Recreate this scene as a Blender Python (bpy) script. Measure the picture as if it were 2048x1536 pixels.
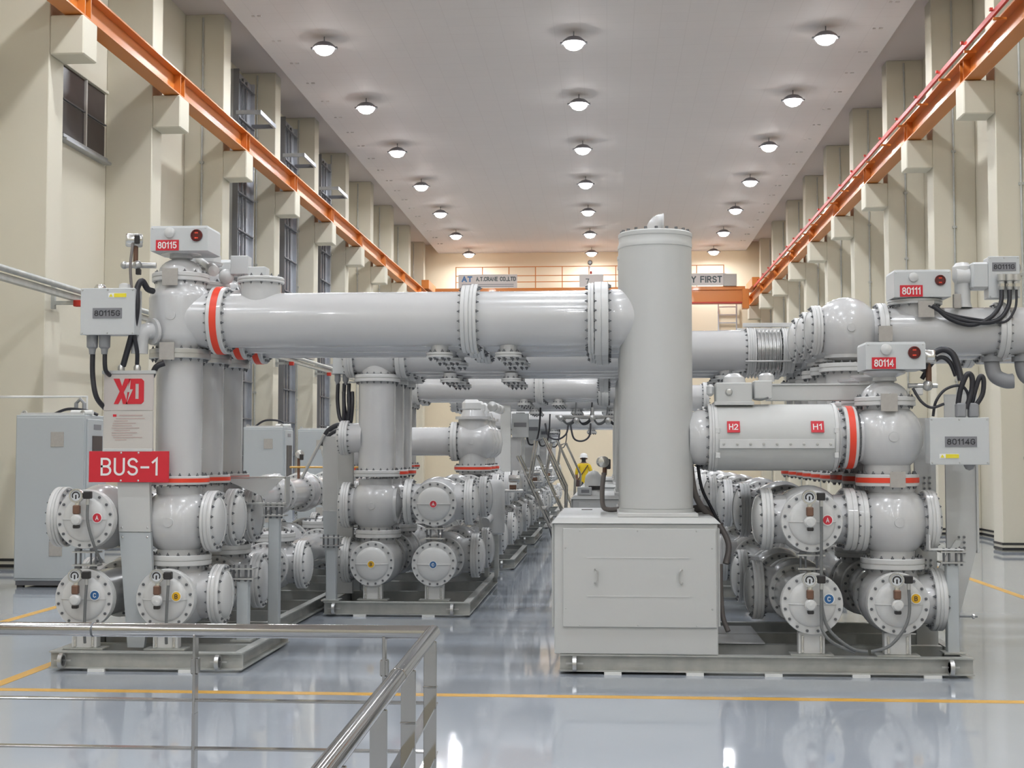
import bpy, math, random
from mathutils import Vector, Matrix, Quaternion
random.seed(7)
for o in list(bpy.data.objects): bpy.data.objects.remove(o)
SC = bpy.context.scene
COL = SC.collection
PI = math.pi

# ------------------------------------------------------------------ camera, world, light
cd = bpy.data.cameras.new('camera'); cam = bpy.data.objects.new('camera', cd); COL.objects.link(cam)
cd.sensor_width = 36.0; cd.lens = 2750/2048*36.0; cd.clip_end = 300
cam.location = (0, 0, 1.8)
cam.rotation_euler = (math.radians(90+2.866), 0, math.radians(4.004))
SC.camera = cam
W = bpy.data.worlds.new('world'); SC.world = W; W.use_nodes = True
W.node_tree.nodes['Background'].inputs[0].default_value = (0.75, 0.8, 0.9, 1)
W.node_tree.nodes['Background'].inputs[1].default_value = 0.05
SC.view_settings.view_transform = 'Standard'; SC.view_settings.look = 'None'
SC.view_settings.exposure = 0.0; SC.view_settings.gamma = 1.0
SC.view_settings.use_curve_mapping = False
LAMP_W = 148.0
LAMP_COL = (0.89, 0.935, 1.0)

# ------------------------------------------------------------------ materials
MATS = {}
def mat(name, col, rough=0.5, metal=0.0, coat=0.0, noise=None, bump=None, emit=None, spec=0.5):
    m = bpy.data.materials.new(name); m.use_nodes = True
    nt = m.node_tree; b = nt.nodes['Principled BSDF']
    b.inputs['Base Color'].default_value = (*col, 1)
    b.inputs['Roughness'].default_value = rough; b.inputs['Metallic'].default_value = metal
    b.inputs['Coat Weight'].default_value = coat; b.inputs['Coat Roughness'].default_value = 0.04
    b.inputs['Specular IOR Level'].default_value = spec
    if emit:
        b.inputs['Emission Color'].default_value = (*emit[0], 1); b.inputs['Emission Strength'].default_value = emit[1]
    tc = nt.nodes.new('ShaderNodeTexCoord')
    if noise:      # (scale, colour2, contrast)
        n = nt.nodes.new('ShaderNodeTexNoise'); n.inputs['Scale'].default_value = noise[0]; n.inputs['Detail'].default_value = 5
        nt.links.new(tc.outputs['Object'], n.inputs['Vector'])
        r = nt.nodes.new('ShaderNodeValToRGB')
        r.color_ramp.elements[0].position = 0.5-noise[2]; r.color_ramp.elements[1].position = 0.5+noise[2]
        r.color_ramp.elements[0].color = (*col, 1); r.color_ramp.elements[1].color = (*noise[1], 1)
        nt.links.new(n.outputs['Fac'], r.inputs['Fac']); nt.links.new(r.outputs['Color'], b.inputs['Base Color'])
    if bump:       # (scale, strength, distance)
        n = nt.nodes.new('ShaderNodeTexNoise'); n.inputs['Scale'].default_value = bump[0]; n.inputs['Detail'].default_value = 3
        nt.links.new(tc.outputs['Object'], n.inputs['Vector'])
        bp = nt.nodes.new('ShaderNodeBump'); bp.inputs['Strength'].default_value = bump[1]; bp.inputs['Distance'].default_value = bump[2]
        nt.links.new(n.outputs['Fac'], bp.inputs['Height']); nt.links.new(bp.outputs['Normal'], b.inputs['Normal'])
    MATS[name] = m
    return m
mat('paint', (0.555, 0.555, 0.555), 0.22, 0, 0.6, noise=(1.3, (0.58, 0.58, 0.578), 0.2))
mat('paint_flange', (0.63, 0.63, 0.62), 0.35, 0, 0.2)
mat('paint_satin', (0.545, 0.55, 0.535), 0.45, 0, 0.0, bump=(220, 0.08, 0.002))
mat('paint_box', (0.56, 0.575, 0.575), 0.42, 0, 0.0, bump=(180, 0.06, 0.002))
mat('cabinet_grey', (0.46, 0.49, 0.50), 0.42, 0, 0.0)
mat('alloy', (0.62, 0.62, 0.61), 0.3, 0.75, noise=(9, (0.52, 0.52, 0.51), 0.2))
mat('galvanised', (0.40, 0.41, 0.39), 0.5, 0.35, noise=(7, (0.50, 0.50, 0.47), 0.18))
mat('stainless', (0.47, 0.46, 0.45), 0.10, 1.0)
mat('bright_steel', (0.72, 0.71, 0.68), 0.22, 0.9)
mat('bolt_steel', (0.17, 0.175, 0.185), 0.45, 0.5)
mat('grout', (0.45, 0.43, 0.42), 0.6, 0.2)
mat('plate_grey', (0.44, 0.42, 0.38), 0.6, 0.1, noise=(25, (0.40, 0.37, 0.34), 0.2))
mat('red_band', (0.80, 0.06, 0.025), 0.45)
mat('red_sign', (0.62, 0.02, 0.035), 0.45)
mat('white_print', (0.85, 0.85, 0.83), 0.5)
mat('black_print', (0.03, 0.03, 0.035), 0.5)
mat('dark_print', (0.06, 0.08, 0.08), 0.5)
mat('grey_print', (0.22, 0.22, 0.235), 0.5)
mat('faint_print', (0.50, 0.38, 0.35), 0.6)
mat('yellow_print', (0.80, 0.68, 0.04), 0.5)
mat('badge_yellow', (0.80, 0.45, 0.02), 0.45)
mat('badge_blue', (0.03, 0.13, 0.32), 0.45)
mat('badge_red', (0.62, 0.03, 0.05), 0.45)
mat('board', (0.58, 0.53, 0.50), 0.5)
mat('board_low', (0.56, 0.53, 0.49), 0.5)
mat('cable', (0.022, 0.022, 0.028), 0.4)
mat('hose_grey', (0.16, 0.165, 0.165), 0.5)
mat('hose_brown', (0.17, 0.15, 0.14), 0.5)
mat('gland', (0.27, 0.275, 0.285), 0.5)
mat('brass', (0.20, 0.11, 0.075), 0.45, 0.4)
mat('black_plastic', (0.025, 0.022, 0.022), 0.4)
mat('dial_face', (0.70, 0.72, 0.74), 0.2)
mat('lens_red', (0.10, 0.006, 0.008), 0.12, 0, 0.6)
mat('orange', (0.60, 0.19, 0.03), 0.35, 0, 0.15)
mat('orange_red', (0.50, 0.03, 0.015), 0.45)
mat('wall', (0.665, 0.625, 0.515), 0.75, noise=(0.35, (0.655, 0.615, 0.50), 0.3))
mat('wall_far_warm_bounce', (0.76, 0.67, 0.50), 0.75)  # cream wall with the crane's orange bounce light put into the colour
mat('white_paint', (0.78, 0.78, 0.76), 0.5)
mat('black_paint', (0.02, 0.02, 0.02), 0.5)
mat('dark_glass', (0.035, 0.025, 0.025), 0.35, noise=(3, (0.05, 0.036, 0.036), 0.3))
mat('line_yellow', (0.72, 0.40, 0.06), 0.3)
mat('soffit', (0.55, 0.51, 0.49), 0.8)
mat('lamp_lens', (1, 1, 1), 0.3, emit=((1.0, 0.98, 0.97), 40.0))
MATS['lamp_lens'].cycles.emission_sampling = 'NONE'
mat('lamp_shell', (0.30, 0.29, 0.32), 0.35, 0.6)
mat('shirt', (0.72, 0.50, 0.02), 0.8)
mat('trousers', (0.05, 0.055, 0.08), 0.8)
mat('skin', (0.32, 0.18, 0.12), 0.6)
mat('hair', (0.02, 0.017, 0.015), 0.6)
mat('bag', (0.06, 0.03, 0.025), 0.6)
mat('helmet', (0.75, 0.75, 0.74), 0.3)
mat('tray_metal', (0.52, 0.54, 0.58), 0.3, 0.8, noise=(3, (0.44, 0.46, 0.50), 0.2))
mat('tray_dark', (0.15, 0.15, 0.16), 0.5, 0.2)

def ceiling_mat():
    m = mat('ceiling_board', (0.60, 0.565, 0.545), 0.7)
    nt = m.node_tree; b = nt.nodes['Principled BSDF']
    tc = nt.nodes.new('ShaderNodeTexCoord'); br = nt.nodes.new('ShaderNodeTexBrick')
    br.offset = 0.0; br.inputs['Scale'].default_value = 1.0
    br.inputs['Brick Width'].default_value = 0.6; br.inputs['Row Height'].default_value = 0.6
    br.inputs['Mortar Size'].default_value = 0.012; br.inputs['Mortar Smooth'].default_value = 0.4
    br.inputs['Color1'].default_value = (0.67, 0.635, 0.62, 1); br.inputs['Color2'].default_value = (0.68, 0.645, 0.63, 1)
    br.inputs['Mortar'].default_value = (0.635, 0.60, 0.585, 1)
    nt.links.new(tc.outputs['Object'], br.inputs['Vector']); nt.links.new(br.outputs['Color'], b.inputs['Base Color'])
ceiling_mat()

def floor_mat():
    m = mat('epoxy_floor', (0.44, 0.47, 0.50), 0.055, 0, 0.0)
    nt = m.node_tree; b = nt.nodes['Principled BSDF']; tc = nt.nodes.new('ShaderNodeTexCoord')
    n = nt.nodes.new('ShaderNodeTexNoise'); n.inputs['Scale'].default_value = 0.5; n.inputs['Detail'].default_value = 6
    nt.links.new(tc.outputs['Object'], n.inputs['Vector'])
    r = nt.nodes.new('ShaderNodeValToRGB'); r.color_ramp.elements[0].position = 0.3; r.color_ramp.elements[1].position = 0.7
    r.color_ramp.elements[0].color = (0.38, 0.415, 0.465, 1); r.color_ramp.elements[1].color = (0.42, 0.455, 0.50, 1)
    nt.links.new(n.outputs['Fac'], r.inputs['Fac']); nt.links.new(r.outputs['Color'], b.inputs['Base Color'])
    n2 = nt.nodes.new('ShaderNodeTexNoise'); n2.inputs['Scale'].default_value = 1.6; n2.inputs['Detail'].default_value = 2
    nt.links.new(tc.outputs['Object'], n2.inputs['Vector'])
    bp = nt.nodes.new('ShaderNodeBump'); bp.inputs['Strength'].default_value = 0.04; bp.inputs['Distance'].default_value = 0.01
    nt.links.new(n2.outputs['Fac'], bp.inputs['Height']); nt.links.new(bp.outputs['Normal'], b.inputs['Normal'])
    b.inputs['IOR'].default_value = 1.75
floor_mat()

# ------------------------------------------------------------------ geometry helpers
CACHE = {}
def finish(name, verts, faces, m, smooth=True, ang=38):
    me = bpy.data.meshes.new(name); me.from_pydata(verts, [], faces); me.validate()
    me.materials.append(MATS[m])
    if smooth:
        me.polygons.foreach_set('use_smooth', [True]*len(me.polygons))
        me.set_sharp_from_angle(angle=math.radians(ang))
    me.update()
    return me
def lathe_vf(prof, seg, M=None):
    v, f = [], []
    for (r, h) in prof:
        for i in range(seg):
            a = 2*PI*i/seg; v.append((r*math.cos(a), r*math.sin(a), h))
    for j in range(len(prof)-1):
        for i in range(seg):
            k = (i+1) % seg
            f.append((j*seg+i, j*seg+k, (j+1)*seg+k, (j+1)*seg+i))
    if prof[0][0] > 1e-5: f.append(tuple(range(seg-1, -1, -1)))
    if prof[-1][0] > 1e-5: f.append(tuple((len(prof)-1)*seg+i for i in range(seg)))
    if M: v = [tuple(M @ Vector(p)) for p in v]
    return v, f
def box_vf(s, b=0.0):
    x, y, z = s[0]/2, s[1]/2, s[2]/2
    if b <= 0:
        v = [(i*x, j*y, k*z) for i in (-1, 1) for j in (-1, 1) for k in (-1, 1)]
        return v, [(0, 1, 3, 2), (4, 6, 7, 5), (0, 4, 5, 1), (2, 3, 7, 6), (0, 2, 6, 4), (1, 5, 7, 3)]
    b = min(b, x*0.9, y*0.9, z*0.9)
    v = []; ix = {}
    for i in (-1, 1):
        for j in (-1, 1):
            for k in (-1, 1):
                ix[i, j, k, 0] = len(v); v.append((i*x, j*(y-b), k*(z-b)))
                ix[i, j, k, 1] = len(v); v.append((i*(x-b), j*y, k*(z-b)))
                ix[i, j, k, 2] = len(v); v.append((i*(x-b), j*(y-b), k*z))
    f = []
    for i in (-1, 1):
        q = [ix[i, -1, -1, 0], ix[i, 1, -1, 0], ix[i, 1, 1, 0], ix[i, -1, 1, 0]]; f.append(tuple(q if i > 0 else q[::-1]))
        q = [ix[-1, i, -1, 1], ix[1, i, -1, 1], ix[1, i, 1, 1], ix[-1, i, 1, 1]]; f.append(tuple(q[::-1] if i > 0 else q))
        q = [ix[-1, -1, i, 2], ix[1, -1, i, 2], ix[1, 1, i, 2], ix[-1, 1, i, 2]]; f.append(tuple(q if i > 0 else q[::-1]))
    for i in (-1, 1):
        for j in (-1, 1):
            q = [ix[i, j, -1, 0], ix[i, j, -1, 1], ix[i, j, 1, 1], ix[i, j, 1, 0]]; f.append(tuple(q if i*j > 0 else q[::-1]))
            q = [ix[i, -1, j, 0], ix[i, -1, j, 2], ix[i, 1, j, 2], ix[i, 1, j, 0]]; f.append(tuple(q[::-1] if i*j > 0 else q))
            q = [ix[-1, i, j, 1], ix[-1, i, j, 2], ix[1, i, j, 2], ix[1, i, j, 1]]; f.append(tuple(q if i*j > 0 else q[::-1]))
            for k in (-1, 1):
                q = [ix[i, j, k, 0], ix[i, j, k, 1], ix[i, j, k, 2]]; f.append(tuple(q if i*j*k > 0 else q[::-1]))
    return v, f
def smooth_path(pts, n=6):
    P = [Vector(p) for p in pts]
    if len(P) < 3: return P
    out = []
    for i in range(len(P)-1):
        p0 = P[max(i-1, 0)]; p1 = P[i]; p2 = P[i+1]; p3 = P[min(i+2, len(P)-1)]
        for k in range(n):
            t = k/n
            out.append(0.5*((2*p1)+(p2-p0)*t+(2*p0-5*p1+4*p2-p3)*t*t+(3*p1-p0-3*p2+p3)*t**3))
    out.append(P[-1]); return out
def tube_vf(pts, r, seg=10, curve=True):
    P = smooth_path(pts) if curve else [Vector(p) for p in pts]
    v, f = [], []
    t0 = (P[1]-P[0]).normalized()
    u = t0.orthogonal().normalized()
    for i, p in enumerate(P):
        t = (P[min(i+1, len(P)-1)]-P[max(i-1, 0)]).normalized()
        u = (u-t*u.dot(t))
        u = u.normalized() if u.length > 1e-6 else t.orthogonal().normalized()
        w = t.cross(u)
        rr = r[i] if isinstance(r, (list, tuple)) else r
        for k in range(seg):
            a = 2*PI*k/seg; v.append(tuple(p+u*(rr*math.cos(a))+w*(rr*math.sin(a))))
    for i in range(len(P)-1):
        for k in range(seg):
            q = (k+1) % seg; f.append((i*seg+k, i*seg+q, (i+1)*seg+q, (i+1)*seg+k))
    f.append(tuple(range(seg-1, -1, -1))); f.append(tuple((len(P)-1)*seg+k for k in range(seg)))
    return v, f
def prism_vf(poly, d):      # poly in local xz, thickness d along y (centred), front = -y
    n = len(poly)
    v = [(x, -d/2, z) for x, z in poly]+[(x, d/2, z) for x, z in poly]
    f = [tuple(range(n)), tuple(range(2*n-1, n-1, -1))]
    for i in range(n):
        j = (i+1) % n; f.append((i, i+n, j+n, j))
    return v, f
def merge(*vfs):
    V, F = [], []
    for v, f in vfs:
        o = len(V); V += [tuple(p) for p in v]; F += [tuple(i+o for i in q) for q in f]
    return V, F
def moved(vf, d, R=None):
    v, f = vf; d = Vector(d)
    return [tuple((R @ Vector(p) if R else Vector(p))+d) for p in v], f
AX = {'X': (1, 0, 0), '-X': (-1, 0, 0), 'Y': (0, 1, 0), '-Y': (0, -1, 0), 'Z': (0, 0, 1), '-Z': (0, 0, -1)}
def axq(axis):
    a = Vector(AX[axis]) if isinstance(axis, str) else Vector(axis).normalized()
    z = Vector((0, 0, 1))
    if a.dot(z) < -0.9999: return Quaternion((1, 0, 0), PI)
    return z.rotation_difference(a)

WM = {}        # world matrix of every object made here
class Thing:
    def __init__(s, name, label, cat, base, group=None, kind=None):
        o = bpy.data.objects.new(name, None); COL.objects.link(o); o.empty_display_size = 0.1
        o.location = base; s.o = o; s.base = Vector(base); WM[o] = Matrix.Translation(base)
        if kind: o['kind'] = kind
        else:
            o['label'] = label; o['category'] = cat
        if group: o['group'] = group
    def add(s, name, me, loc=(0, 0, 0), q=None, parent=None, label=None, kind=None):
        o = bpy.data.objects.new(name, me); COL.objects.link(o)
        p = parent or s.o
        Mw = Matrix.Translation(loc) @ (q.to_matrix().to_4x4() if q else Matrix())
        o.parent = p; o.matrix_basis = WM[p].inverted() @ Mw; WM[o] = Mw
        if label: o['label'] = label
        if kind: o['kind'] = kind
        return o
    def raw(s, name, vf, m, loc=(0, 0, 0), q=None, parent=None, label=None, kind=None, smooth=True):
        return s.add(name, finish(name, vf[0], vf[1], m, smooth), loc, q, parent, label, kind)
    def lathe(s, name, prof, at, axis, m, seg=36, parent=None, label=None):
        key = ('L', tuple((round(a, 4), round(b, 4)) for a, b in prof), seg, m)
        if key not in CACHE: CACHE[key] = finish(name, *lathe_vf(prof, seg), m)
        return s.add(name, CACHE[key], at, axq(axis), parent, label)
    def cyl(s, name, p0, p1, r, m, seg=36, parent=None, bev=0.0, label=None):
        p0, p1 = Vector(p0), Vector(p1); L = (p1-p0).length; b = bev
        prof = [(0, 0), (r-b, 0), (r, b), (r, L-b), (r-b, L), (0, L)] if b else [(0, 0), (r, 0), (r, L), (0, L)]
        return s.lathe(name, prof, p0, tuple(p1-p0), m, seg, parent, label)
    def box(s, name, size, at, m, bev=0.006, q=None, parent=None, label=None, kind=None):
        key = ('B', tuple(round(a, 4) for a in size), bev, m)
        if key not in CACHE: CACHE[key] = finish(name, *box_vf(size, bev), m, smooth=False)
        return s.add(name, CACHE[key], at, q, parent, label, kind)
    def tube(s, name, pts, r, m, seg=10, parent=None, curve=True, label=None):
        return s.raw(name, tube_vf([Vector(p)-Vector(pts[0]) for p in pts], r, seg, curve), m, pts[0], None, parent, label)
    def text(s, body, at, w, h, m, parent=None, q=None, name='lettering', stroke=0.15):
        return s.add(name, text_mesh(body, w, h, m, stroke), at, q, parent)
    def flange(s, at, axis, r, t=0.07, n=16, red=None, parent=None, bolts=True, m='paint_flange', back=True):
        c = 0.006
        prof = [(0, -t/2), (r-c, -t/2), (r, -t/2+c), (r, -0.004), (r-0.007, -0.003), (r-0.007, 0.003), (r, 0.004), (r, t/2-c), (r-c, t/2), (0, t/2)]
        fl = s.lathe('flange', prof, at, axis, m, 40, parent)
        lev2 = parent is None
        if bolts:
            key = ('BR', round(r, 3), round(t, 3), n, back)
            if key not in CACHE:
                parts = []
                for i in range(n):
                    a = 2*PI*(i+0.5)/n
                    for sg in ((1, -1) if back else (1,)):
                        pr = [(0.0125, sg*t/2), (0.0125, sg*(t/2+0.010)), (0.007, sg*(t/2+0.011)), (0.005, sg*(t/2+0.024))]
                        if sg < 0: pr = pr[::-1]
                        parts.append(moved(lathe_vf(pr, 6), ((r-0.030)*math.cos(a), (r-0.030)*math.sin(a), 0)))
                CACHE[key] = finish('bolt_ring', *merge(*parts), 'bolt_steel')
            s.add('bolt_ring', CACHE[key], at, axq(axis), parent or fl if lev2 else parent, kind='stuff')
        if red:
            s.lathe('red_band', [(r-0.02, -t*red/2), (r+0.0035, -t*red/2), (r+0.0035, t*red/2), (r-0.02, t*red/2)], at, axis, 'red_band', 48, fl if lev2 else parent)
        return fl
    def cover(s, at, axis, r=0.26, t=0.045, dome=0.075, n=16, rib=None):
        # blind flange with dished centre, 'at' = seating plane, axis pointing outward
        ri = r-0.06
        prof = [(0, 0), (r-0.004, 0), (r, 0.006), (r, t-0.006), (r-0.004, t), (ri, t)]
        prof += [(ri*math.cos(a), t+dome*math.sin(a)) for a in [PI/2*k/7 for k in range(1, 7)]]+[(0, t+dome)]
        cp = s.lathe('end_cover', prof, at, axis, 'paint_flange', 40)
        key = ('CB', round(r, 3), round(t, 3), n)
        if key not in CACHE:
            parts = []
            for i in range(n):
                a = 2*PI*(i+0.5)/n
                parts.append(moved(lathe_vf([(0.0125, t), (0.0125, t+0.010), (0.007, t+0.011), (0.005, t+0.020)], 6), ((r-0.028)*math.cos(a), (r-0.028)*math.sin(a), 0)))
            CACHE[key] = finish('bolt_ring', *merge(*parts), 'bolt_steel')
        s.add('bolt_ring', CACHE[key], at, axq(axis), cp, kind='stuff')
        if rib:
            a = Vector(AX[axis]); c = Vector(at)
            key = ('RIB', round(r, 3), round(dome, 3))
            if key not in CACHE:
                pts = [(ri*math.cos(PI*k/14), 0, t+dome*math.sin(PI*k/14)+0.004) for k in range(15)]
                CACHE[key] = finish('rib', *tube_vf(pts, 0.0055, 5, False), 'paint_flange')
            q = axq(axis)
            s.add('rib', CACHE[key], at, q, cp)
        return cp
TXT = {}
def _arc(cx, cy, rx, ry, a0, a1, n=9):
    return [(cx+rx*math.cos(math.radians(a0+(a1-a0)*k/n)), cy+ry*math.sin(math.radians(a0+(a1-a0)*k/n))) for k in range(n+1)]
GLYPH = {
 '0': (0.54, [_arc(.27, .72, .27, .28, 180, 0)+_arc(.27, .28, .27, .28, 0, -180)+[(0, .72)]]),
 '1': (0.30, [[(.0, .78), (.24, 1), (.24, 0)]]),
 '2': (0.54, [_arc(.27, .73, .27, .27, 170, -35)+[(0, 0), (.54, 0)]]),
 '4': (0.58, [[(.44, 0), (.44, 1), (0, .28), (.58, .28)]]),
 '5': (0.54, [[(.50, 1), (.07, 1), (.04, .54)]+_arc(.26, .32, .28, .32, 130, -150)]),
 '7': (0.54, [[(0, 1), (.54, 1), (.20, 0)]]),
 '8': (0.54, [_arc(.27, .76, .23, .24, -90, 270, 16), _arc(.27, .26, .27, .26, 90, 450, 16)]),
 'A': (0.62, [[(0, 0), (.31, 1), (.62, 0)], [(.11, .32), (.51, .32)]]),
 'B': (0.54, [[(0, 0), (0, 1), (.27, 1)]+_arc(.27, .76, .24, .24, 90, -90)+[(0, .52)], [(.27, .52)]+_arc(.27, .26, .27, .26, 90, -90)+[(0, 0)]]),
 'C': (0.56, [_arc(.28, .70, .28, .30, 20, 180)+_arc(.28, .30, .28, .30, 180, 340)]),
 'D': (0.56, [[(0, 0), (0, 1), (.26, 1)]+_arc(.26, .70, .30, .30, 90, 0)+_arc(.26, .30, .30, .30, 0, -90)+[(0, 0)]]),
 'E': (0.48, [[(.48, 1), (0, 1), (0, 0), (.48, 0)], [(0, .52), (.42, .52)]]),
 'F': (0.48, [[(.48, 1), (0, 1), (0, 0)], [(0, .52), (.42, .52)]]),
 'G': (0.58, [_arc(.29, .70, .29, .30, 20, 180)+_arc(.29, .30, .29, .30, 180, 360)+[(.58, .46), (.32, .46)]]),
 'H': (0.56, [[(0, 0), (0, 1)], [(.56, 0), (.56, 1)], [(0, .52), (.56, .52)]]),
 'I': (0.05, [[(.025, 0), (.025, 1)]]),
 'L': (0.46, [[(0, 1), (0, 0), (.46, 0)]]),
 'N': (0.58, [[(0, 0), (0, 1), (.58, 0), (.58, 1)]]),
 'O': (0.60, [_arc(.30, .70, .30, .30, 180, 0)+_arc(.30, .30, .30, .30, 0, -180)+[(0, .70)]]),
 'R': (0.56, [[(0, 0), (0, 1), (.28, 1)]+_arc(.28, .75, .26, .25, 90, -90)+[(0, .50)], [(.26, .50), (.56, 0)]]),
 'S': (0.54, [_arc(.27, .75, .26, .25, 20, 270)+_arc(.27, .25, .27, .25, 90, -160)]),
 'T': (0.56, [[(0, 1), (.56, 1)], [(.28, 1), (.28, 0)]]),
 'U': (0.56, [[(0, 1)]+_arc(.28, .28, .28, .28, 180, 360)+[(.56, 1)]]),
 'Y': (0.60, [[(0, 1), (.30, .5), (.60, 1)], [(.30, .5), (.30, 0)]]),
 '-': (0.42, [[(0, .46), (.42, .46)]]),
 '.': (0.06, [[(.03, 0), (.03, .06)]]),
 ',': (0.08, [[(.06, .06), (.02, -.10)]]),
 ' ': (0.30, [])}
def text_mesh(body, w, h, m, stroke=0.15):
    key = (body, round(w, 4), round(h, 4), m, stroke)
    if key in TXT: return TXT[key]
    x = 0.0; lines = []
    for ch in body:
        gw, pl = GLYPH[ch]
        lines += [[(x+a, b) for a, b in p] for p in pl]; x += gw+0.28
    tot = x-0.28; th = h*stroke; kx = (w-th)/max(tot, 0.01); kz = h-th
    vfs = []
    for li, p in enumerate(lines):
        q = [((a-tot/2)*kx, (b-0.5)*kz) for a, b in p]
        q = [c for i, c in enumerate(q) if i == 0 or math.hypot(c[0]-q[i-1][0], c[1]-q[i-1][1]) > 1e-5]
        closed = math.hypot(q[0][0]-q[-1][0], q[0][1]-q[-1][1]) < 1e-4
        if closed: q = q[:-1]
        n = len(q)
        def dirn(i):
            a, b = q[i % n], q[(i+1) % n]; L = math.hypot(b[0]-a[0], b[1]-a[1]); return ((b[0]-a[0])/L, (b[1]-a[1])/L)
        v = []; dy = -0.001-0.00025*(li % 3)
        for i in range(n):
            d1 = dirn(i-1) if (i > 0 or closed) else dirn(i)
            d2 = dirn(i) if (i < n-1 or closed) else dirn(i-1)
            ux, uz = -(d1[1]+d2[1]), d1[0]+d2[0]; L = math.hypot(ux, uz)
            if L < 1e-4: ux, uz, L = -d2[1], d2[0], 1.0
            ux, uz = ux/L, uz/L
            k = th/2/max(0.45, ux*-d2[1]+uz*d2[0])
            ex = ez = 0.0
            if not closed and i == 0: ex, ez = -d2[0]*th*0.45, -d2[1]*th*0.45
            if not closed and i == n-1: ex, ez = d1[0]*th*0.45, d1[1]*th*0.45
            x0, z0 = q[i][0]+ex, q[i][1]+ez
            v += [(x0+ux*k, dy, z0+uz*k), (x0-ux*k, dy, z0-uz*k), (x0+ux*k, 0.001, z0+uz*k), (x0-ux*k, 0.001, z0-uz*k)]
        f = []
        for i in range(n if closed else n-1):
            a = 4*i; b = 4*((i+1) % n)
            f += [(a, a+1, b+1, b), (a, b, b+2, a+2), (a+1, a+3, b+3, b+1)]
        if not closed: f += [(0, 2, 3, 1), (4*n-4, 4*n-3, 4*n-1, 4*n-2)]
        vfs.append((v, f))
    v, f = merge(*vfs)
    me = finish('lettering', v, f, m, False); TXT[key] = me
    return me
def single(name, vf, m, label=None, cat=None, loc=(0, 0, 0), group=None, kind=None, smooth=True):
    o = bpy.data.objects.new(name, finish(name, vf[0], vf[1], m, smooth)); COL.objects.link(o); o.location = loc
    WM[o] = Matrix.Translation(loc)
    if label: o['label'] = label
    if cat: o['category'] = cat
    if group: o['group'] = group
    if kind: o['kind'] = kind
    return o
def child(p, name, vf, m, loc=(0, 0, 0), q=None, kind=None, smooth=True, me=None):
    o = bpy.data.objects.new(name, me or finish(name, vf[0], vf[1], m, smooth)); COL.objects.link(o)
    Mw = Matrix.Translation(loc) @ (q.to_matrix().to_4x4() if q else Matrix())
    o.parent = p; o.matrix_basis = WM[p].inverted() @ Mw; WM[o] = Mw
    if kind: o['kind'] = kind
    return o
def rng_box(x0, x1, y0, y1, z0, z1, b=0.0):
    return moved(box_vf((x1-x0, y1-y0, z1-z0), b), ((x0+x1)/2, (y0+y1)/2, (z0+z1)/2))
ORD = ['first', 'second', 'third', 'fourth', 'fifth', 'sixth', 'seventh', 'eighth', 'ninth', 'tenth', 'eleventh', 'twelfth', 'thirteenth', 'fourteenth']
PH = ['nearest', 'middle', 'rearmost']

# ------------------------------------------------------------------ the hall
XL, XR = -9.70, 8.10            # recessed wall faces
PL, PR = -8.79, 7.18            # pilaster faces
CL, CR = -8.24, 6.61            # corbel faces
YF, YB = 66.0, -9.0
ZC, ZS = 11.47, 11.9            # ceiling and side soffit
CLX, CRX = -8.2, 6.6            # ceiling edges
COLY = [20.88+4.905*k for k in range(-6, 10)]
fl = single('floor', rng_box(XL, XR, YB, YF, -0.2, 0), 'epoxy_floor', kind='structure')
ce = single('ceiling', rng_box(CLX, CRX, YB, YF, ZC, ZC+0.15), 'ceiling_board', kind='structure')
child(ce, 'soffit', rng_box(XL, XR, YB, YF, ZS, ZS+0.2), 'soffit')
wl = single('wall_left', rng_box(XL-0.3, XL, YB, YF, 0, ZS), 'wall', kind='structure')
wr = single('wall_right', rng_box(XR, XR+0.3, YB, YF, 0, ZS), 'wall', kind='structure')
wb = single('wall_back', rng_box(XL, XR, YF, YF+0.3, 0, ZS), 'wall_far_warm_bounce', kind='structure')
wf = single('wall_front', rng_box(XL, XR, YB-0.3, YB, 0, ZS), 'wall', kind='structure')
pilL = finish('pilaster', *rng_box(0, PL-XL, 0, 0.58, 0, ZS, 0.012), 'wall', False)
pilR = finish('pilaster', *rng_box(-(XR-PR), 0, 0, 0.58, 0, ZS, 0.012), 'wall', False)
corL = finish('corbel', *rng_box(0, CL-PL, 0, 0.58, 8.09, 8.72, 0.02), 'wall', False)
corR = finish('corbel', *rng_box(-(PR-CR), 0, 0, 0.58, 8.09, 8.72, 0.02), 'wall', False)
def conduit_vf(L):
    parts = [lathe_vf([(0.022, 0), (0.022, L)], 8)]
    for k in range(1, 7): parts.append(moved(box_vf((0.09, 0.05, 0.05)), (0, 0.0, L*k/7)))
    return merge(*parts)
conM = finish('conduit', *conduit_vf(ZS-0.1), 'galvanised')
for y in COLY:
    p = child(wl, 'pilaster', None, None, (XL, y, 0), me=pilL); child(p, 'corbel', None, None, (PL, y, 0), me=corL)
    if y > 28: child(p, 'conduit', None, None, (XL+0.42, y-0.03, 0.02), me=conM)
    p = child(wr, 'pilaster', None, None, (XR, y, 0), me=pilR); child(p, 'corbel', None, None, (PR, y, 0), me=corR)
    child(p, 'conduit', None, None, (XR-0.48, y-0.03, 0.02), me=conM)
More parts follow.
